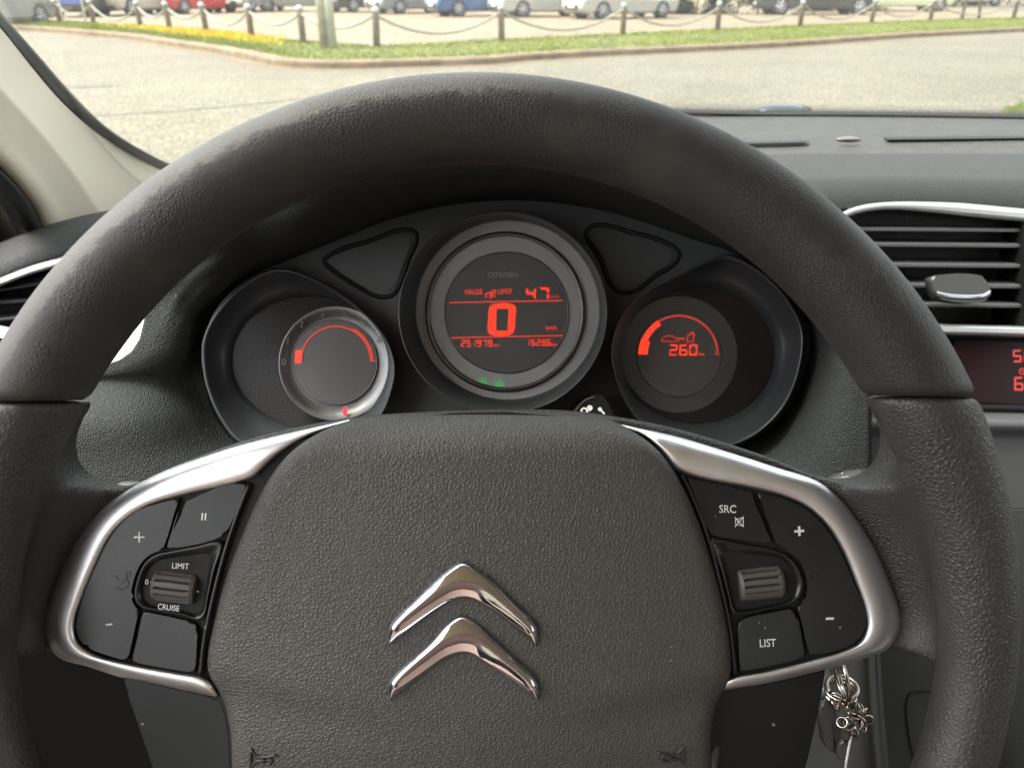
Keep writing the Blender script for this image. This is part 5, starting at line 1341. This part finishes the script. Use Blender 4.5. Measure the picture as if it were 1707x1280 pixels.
# cars
def prof_pts(kind):
    # side outline without arches: (x, z), front at +x
    hood = {'hatch': .88, 'suv': 1.02, 'van': 1.05}[kind]
    return hood
def car(paint, label, loc, rz, kind='hatch', name='parked_car'):
    t = thing_w(name, label, 'car', loc, rz, 'cars parked on the gravel yard')
    L_, Wd = (4.2, 1.74) if kind == 'hatch' else ((4.45, 1.82) if kind == 'suv' else (4.9, 1.9))
    hb = {'hatch': .93, 'suv': 1.06, 'van': 1.1}[kind]; top = {'hatch': 1.47, 'suv': 1.68, 'van': 1.95}[kind]
    r_ = .31 if kind == 'hatch' else .34; gc = .18 if kind == 'hatch' else .22
    xf, xr = L_ / 2, -L_ / 2; wf, wr = xf - .86, xr + .76
    ar = r_ + .055
    pts = [(xr + .02, gc + .16), (xr + .10, gc)]
    for cx_ in (wr, wf):
        a0 = math.asin(max(-1, min(1, (gc - r_) / ar)))
        for a in np.linspace(math.pi - a0, a0, 15): pts.append((cx_ + ar * math.cos(a), r_ + ar * math.sin(a)))
    pts += [(xf - .12, gc), (xf - .02, gc + .12), (xf, .42), (xf - .01, .58), (xf - .10, .74), (xf - .30, hb - .10), (xf - .75, hb - .01), (xf - 1.10, hb + .02), (xr + .25, hb + .06), (xr + .06, hb + .02), (xr + .01, .72), (xr, .5)]
    bm = bmesh.new(); ys = [-.5, -.46, -.3, 0, .3, .46, .5]
    vs = [[bm.verts.new((x, y * Wd * (1 - .10 * (abs(x) / xf) ** 5), z)) for x, z in pts] for y in (-.5, .5)]
    n_ = len(pts)
    f0 = bm.faces.new(vs[0]); f1 = bm.faces.new(list(reversed(vs[1])))
    for i in range(n_): bm.faces.new((vs[0][i], vs[1][i], vs[1][(i + 1) % n_], vs[0][(i + 1) % n_]))
    bmesh.ops.bevel(bm, geom=list(f0.edges) + list(f1.edges), offset=.07, segments=4, affect='EDGES', clamp_overlap=True)
    bmesh.ops.triangulate(bm, faces=[f for f in bm.faces if len(f.verts) > 6])
    body = wfin(bm, 'body', paint, t, wn=True)
    # greenhouse
    gpts = [(xf - 1.02, hb), (xf - 1.75, top - .06), (xf - 2.0, top - .015), (xr + .85, top - .03), (xr + .40, top - .10), (xr + .10, hb + .02)]
    def green(s, dz, wi, m, nm, parent, z0=None):
        bm = bmesh.new()
        cxg = sum(p[0] for p in gpts) / 6
        rows = []
        for y in (-1, 1):
            rows.append([bm.verts.new((cxg + (x - cxg) * s, y * (Wd / 2 - .06 - (z - hb) * .32 - wi), z + dz)) for x, z in gpts])
        f0 = bm.faces.new(rows[0]); f1 = bm.faces.new(list(reversed(rows[1])))
        for i in range(6): bm.faces.new((rows[0][i], rows[1][i], rows[1][(i + 1) % 6], rows[0][(i + 1) % 6]))
        bmesh.ops.bevel(bm, geom=[e for e in bm.edges], offset=.03, segments=2, affect='EDGES', clamp_overlap=True)
        return wfin(bm, nm, m, parent, wn=True)
    green(1.0, 0, 0, 'carglass', 'windows', t)
    bm = bmesh.new()
    box_bm(((xf - 2.0 + xr + .85) / 2, 0, top), (xf - 1.95 - (xr + .75), Wd - .40, .05), .02, bm=bm)
    wfin(bm, 'roof', paint, t, wn=True)
    bm = bmesh.new()
    for y in (-1, 1):
        for (xa, za), (xb, zb) in (((xf - 1.0, hb), (xf - 1.78, top - .03)), ((.05, hb), (-.05, top - .03)), ((xr + .9, hb + .02), (xr + .75, top - .04)), ((xr + .12, hb), (xr + .5, top - .06))):
            pa = Vector((xa, y * (Wd / 2 - .05), za)); pb = Vector((xb, y * (Wd / 2 - .05 - (top - hb) * .31), zb))
            tube_bm([pa, pb], .045, seg=6, bm=bm)
    wfin(bm, 'window_pillar', paint, t)
    for cx_ in (wf, wr):
        for y in (-1, 1):
            yo = y * (Wd / 2 - .12)
            rows = []
            for rr, yy in ((r_ * .66, .10), (r_ * .93, .105), (r_, .08), (r_, -.08), (r_ * .93, -.105), (r_ * .66, -.10)):
                rows.append([Vector((cx_ + rr * math.cos(a), yo + y * yy, r_ + rr * math.sin(a))) for a in np.linspace(0, 2 * math.pi, 28, endpoint=False)])
            bm = grid_bm(rows, close_u=True)
            w = wfin(bm, 'wheel', 'tyre', t)
            bm = bmesh.new(); rim = []
            for rr, yy in ((r_ * .69, .098), (r_ * .64, .10), (r_ * .60, .07)):
                rim.append([Vector((cx_ + rr * math.cos(a), yo + y * yy, r_ + rr * math.sin(a))) for a in np.linspace(0, 2 * math.pi, 28, endpoint=False)])
            grid_bm(rim, close_u=True, bm=bm)
            for k in range(7):
                a = k * 2 * math.pi / 7
                tube_bm([Vector((cx_, yo + y * .085, r_)), Vector((cx_ + r_ * .62 * math.cos(a), yo + y * .085, r_ + r_ * .62 * math.sin(a)))], .030, seg=6, bm=bm)
            wfin(bm, 'rim', 'alloy', w)
            bm = bmesh.new(); c0 = [bm.verts.new((cx_ + ar * 1.0 * math.cos(a), yo - y * .02, r_ + ar * 1.0 * math.sin(a))) for a in np.linspace(0, 2 * math.pi, 24, endpoint=False)]
            bm.faces.new(c0); wfin(bm, 'wheel_well', 'carblack', t, smooth=False)
    # lamps, grille, plates set a little proud of the ends
    for y in (-1, 1):
        bm = bmesh.new(); rows = []
        for s in np.linspace(0.05, 1, 6):
            rows.append([Vector((xf - .20 - .12 * math.cos(a) * s + .05 * math.sqrt(1 - s * s * .98) , y * (Wd / 2 - .30) + .20 * math.sin(a) * s, .70 - .00 + .075 * math.cos(a + .5) * s + .05 * math.sqrt(max(0, 1 - s * s)))) for a in np.linspace(0, 2 * math.pi, 20, endpoint=False)])
        wfin(grid_bm(rows, close_u=True, cap=True), 'headlight', 'lamp_w', t)
        wfin(box_bm((xr + .02, y * (Wd / 2 - .22), hb - .16), (.08, .24, .24), .03), 'tail_light', 'lamp_r', t, wn=True)
    wfin(box_bm((xf - .005, 0, .40), (.05, Wd * .56, .17), .02), 'grille', 'carblack', t, wn=True)
    wfin(box_bm((xr + .03, 0, gc + .10), (.08, Wd * .7, .14), .03), 'rear_bumper', 'carblack', t, wn=True)
    wfin(box_bm((xf + .022, 0, .44), (.015, .50, .11), .003), 'number_plate', 'plate_w', t, wn=True)
    wfin(box_bm((xr - .006, 0, .62), (.015, .50, .11), .003), 'number_plate', 'plate_w', t, wn=True)
    bm = bmesh.new()
    for y in (-1, 1): box_bm((xf - 1.2, y * (Wd / 2 + .08), hb + .08), (.12, .18, .12), .03, bm=bm)
    wfin(bm, 'door_mirror', paint, t, wn=True)
    return t
def paint(name, c, metal=0.0): return mat('paint_' + name, c, .3, metal=metal, coat=.6)
PW, PS = paint('white', (.34, .34, .31)), paint('silver', (.19, .19, .18), .4)
PB, PR = paint('blue', (.04, .09, .22), .1), paint('red', (.40, .025, .02))
PG, PK = paint('grey', (.22, .23, .23), .3), paint('black', (.03, .032, .035))
PBE, PGR = paint('beige', (.42, .40, .33), .2), paint('pale_green', (.42, .46, .30))
def place(px, py, deg): return G(px, py, .085), R(deg)
cars = [
    (PW, 'white hatchback with number plate in front of the other white car', 1033, 31, 205, 'hatch'),
    (PW, 'white hatchback half hidden behind another white one', 905, 28, 203, 'hatch'),
    (PB, 'blue hatchback parked left of the two white hatchbacks', 800, 27, 205, 'hatch'),
    (PG, 'grey hatchback parked left of the blue one', 690, 22.5, 220, 'hatch'),
    (PK, 'black hatchback right of the tall pole', 610, 20, 225, 'hatch'),
    (PS, 'silver estate just left of the tall pole', 495, 19, 195, 'suv'),
    (PW, 'white van facing the road between red and silver cars', 417, 19.5, 262, 'van'),
    (PR, 'bright red hatchback seen from behind', 330, 22.5, 60, 'hatch'),
    (PBE, 'beige off-road car seen from behind, left of the red one', 236, 25, 72, 'suv'),
    (PK, 'black car behind the blue notice board', 166, 27, 75, 'hatch'),
    (PB, 'bright blue car at the far left of the yard', 78, 17, 80, 'hatch'),
    (PK, 'long black van in front of the right end of the dark hedge', 1352, 24.5, 178, 'van'),
    (PGR, 'pale green van at the right end of the yard', 1490, 19, 176, 'van'),
    (PW, 'white car far off at the right edge of the yard', 1610, 9, 182, 'hatch'),
]
for pm, lab, px, py, dg_, kd in cars:
    l, rz = place(px, py, dg_); car(pm, lab, l, rz, kd)
q = G(-20, 47, .0)
c_ = car(PG, 'dark grey car driving on the road beside the windscreen pillar', q, R(80), 'suv', 'road_car'); del c_['group']

# hedges along the far side of the yard
def hedge(p0, p1, dep, hgt, n, name, lab):
    c = (p0 + p1) / 2; L_ = (p1 - p0).length; rz = math.atan2(p1.y - p0.y, p1.x - p0.x)
    t = thing_w(name, lab, 'hedge', c, rz, 'dark hedges behind the yard')
    lump = [(rg.uniform(-.5, .5) * L_, rg.uniform(0, 1) * hgt, rg.uniform(.5, 1.3)) for _ in range(int(L_ * 3))]
    vs, fs = [], []
    for _ in range(n):
        x, z, s0 = rg.choice(lump)
        p = Vector((x + rg.gauss(0, .3) * s0, rg.gauss(-.1, .22) * dep, max(.03, z + rg.gauss(0, .25) * s0)))
        u = Vector((rg.gauss(0, 1), rg.gauss(0, 1), rg.gauss(0, 1))).normalized(); v = u.orthogonal().normalized()
        s_ = rg.uniform(.05, .12); i = len(vs)
        vs += [tuple(p + u * s_), tuple(p + v * s_ * .6), tuple(p - u * s_), tuple(p - v * s_ * .6)]; fs.append((i, i + 1, i + 2, i + 3))
    me = bpy.data.meshes.new('foliage'); me.from_pydata(vs, [], fs); me.materials.append(MT['leaf'])
    o = bpy.data.objects.new('foliage', me); COL.objects.link(o); o.parent = t
    bm = bmesh.new()
    for k in range(int(L_)):
        x = (k + .5 - L_ / 2)
        tube_bm([Vector((x, .1, -.1)), Vector((x + .1, .15, hgt * .4)), Vector((x + rg.uniform(-.2, .2), .1, hgt * .8))], [.05, .035, .015], seg=6, bm=bm)
    wfin(bm, 'stem', 'bark', t)
hedge(G(1108, 24.5, .08), G(1290, 23, .08), 1.2, 1.9, 15000, 'hedge', 'dark green hedge right of the front white hatchback')
hedge(G(1300, 20, .08), G(1470, 18, .08), 1.2, 1.9, 12000, 'hedge', 'dark green hedge behind the long black van')
hedge(G(1540, 10, .08), G(1720, 8, .08), 1.4, 2.2, 10000, 'hedge', 'dark green hedge beyond the young trees at right')
for px, lab in ((1603, 'thin young tree trunk beyond the verge, left of the leaning one'), (1632, 'thin leaning young tree beyond the verge at right')):
    c = G(px, 32, .09); t = thing_w('young_tree', lab, 'tree', c)
    lean = -.25 if px > 1620 else .03
    wfin(tube_bm([Vector((0, 0, -.1)), Vector((lean * .5, 0, .8)), Vector((lean * 1.4, 0, 1.9)), Vector((lean * 1.8, .1, 3.0))], [.06, .05, .04, .015], seg=8), 'trunk', 'bark', t)
    vs, fs = [], []
    for _ in range(1500):
        d = Vector((rg.gauss(0, .42), rg.gauss(0, .42), rg.gauss(0, .5))); p = Vector((lean * 1.7, .1, 3.0)) + d
        u = Vector((rg.gauss(0, 1), rg.gauss(0, 1), rg.gauss(0, 1))).normalized(); v = u.orthogonal().normalized(); s = rg.uniform(.03, .07); i = len(vs)
        vs += [tuple(p + u * s), tuple(p + v * s * .6), tuple(p - u * s), tuple(p - v * s * .6)]; fs.append((i, i + 1, i + 2, i + 3))
    me = bpy.data.meshes.new('crown'); me.from_pydata(vs, [], fs); me.materials.append(MT['leaf'])
    o = bpy.data.objects.new('crown', me); COL.objects.link(o); o.parent = t
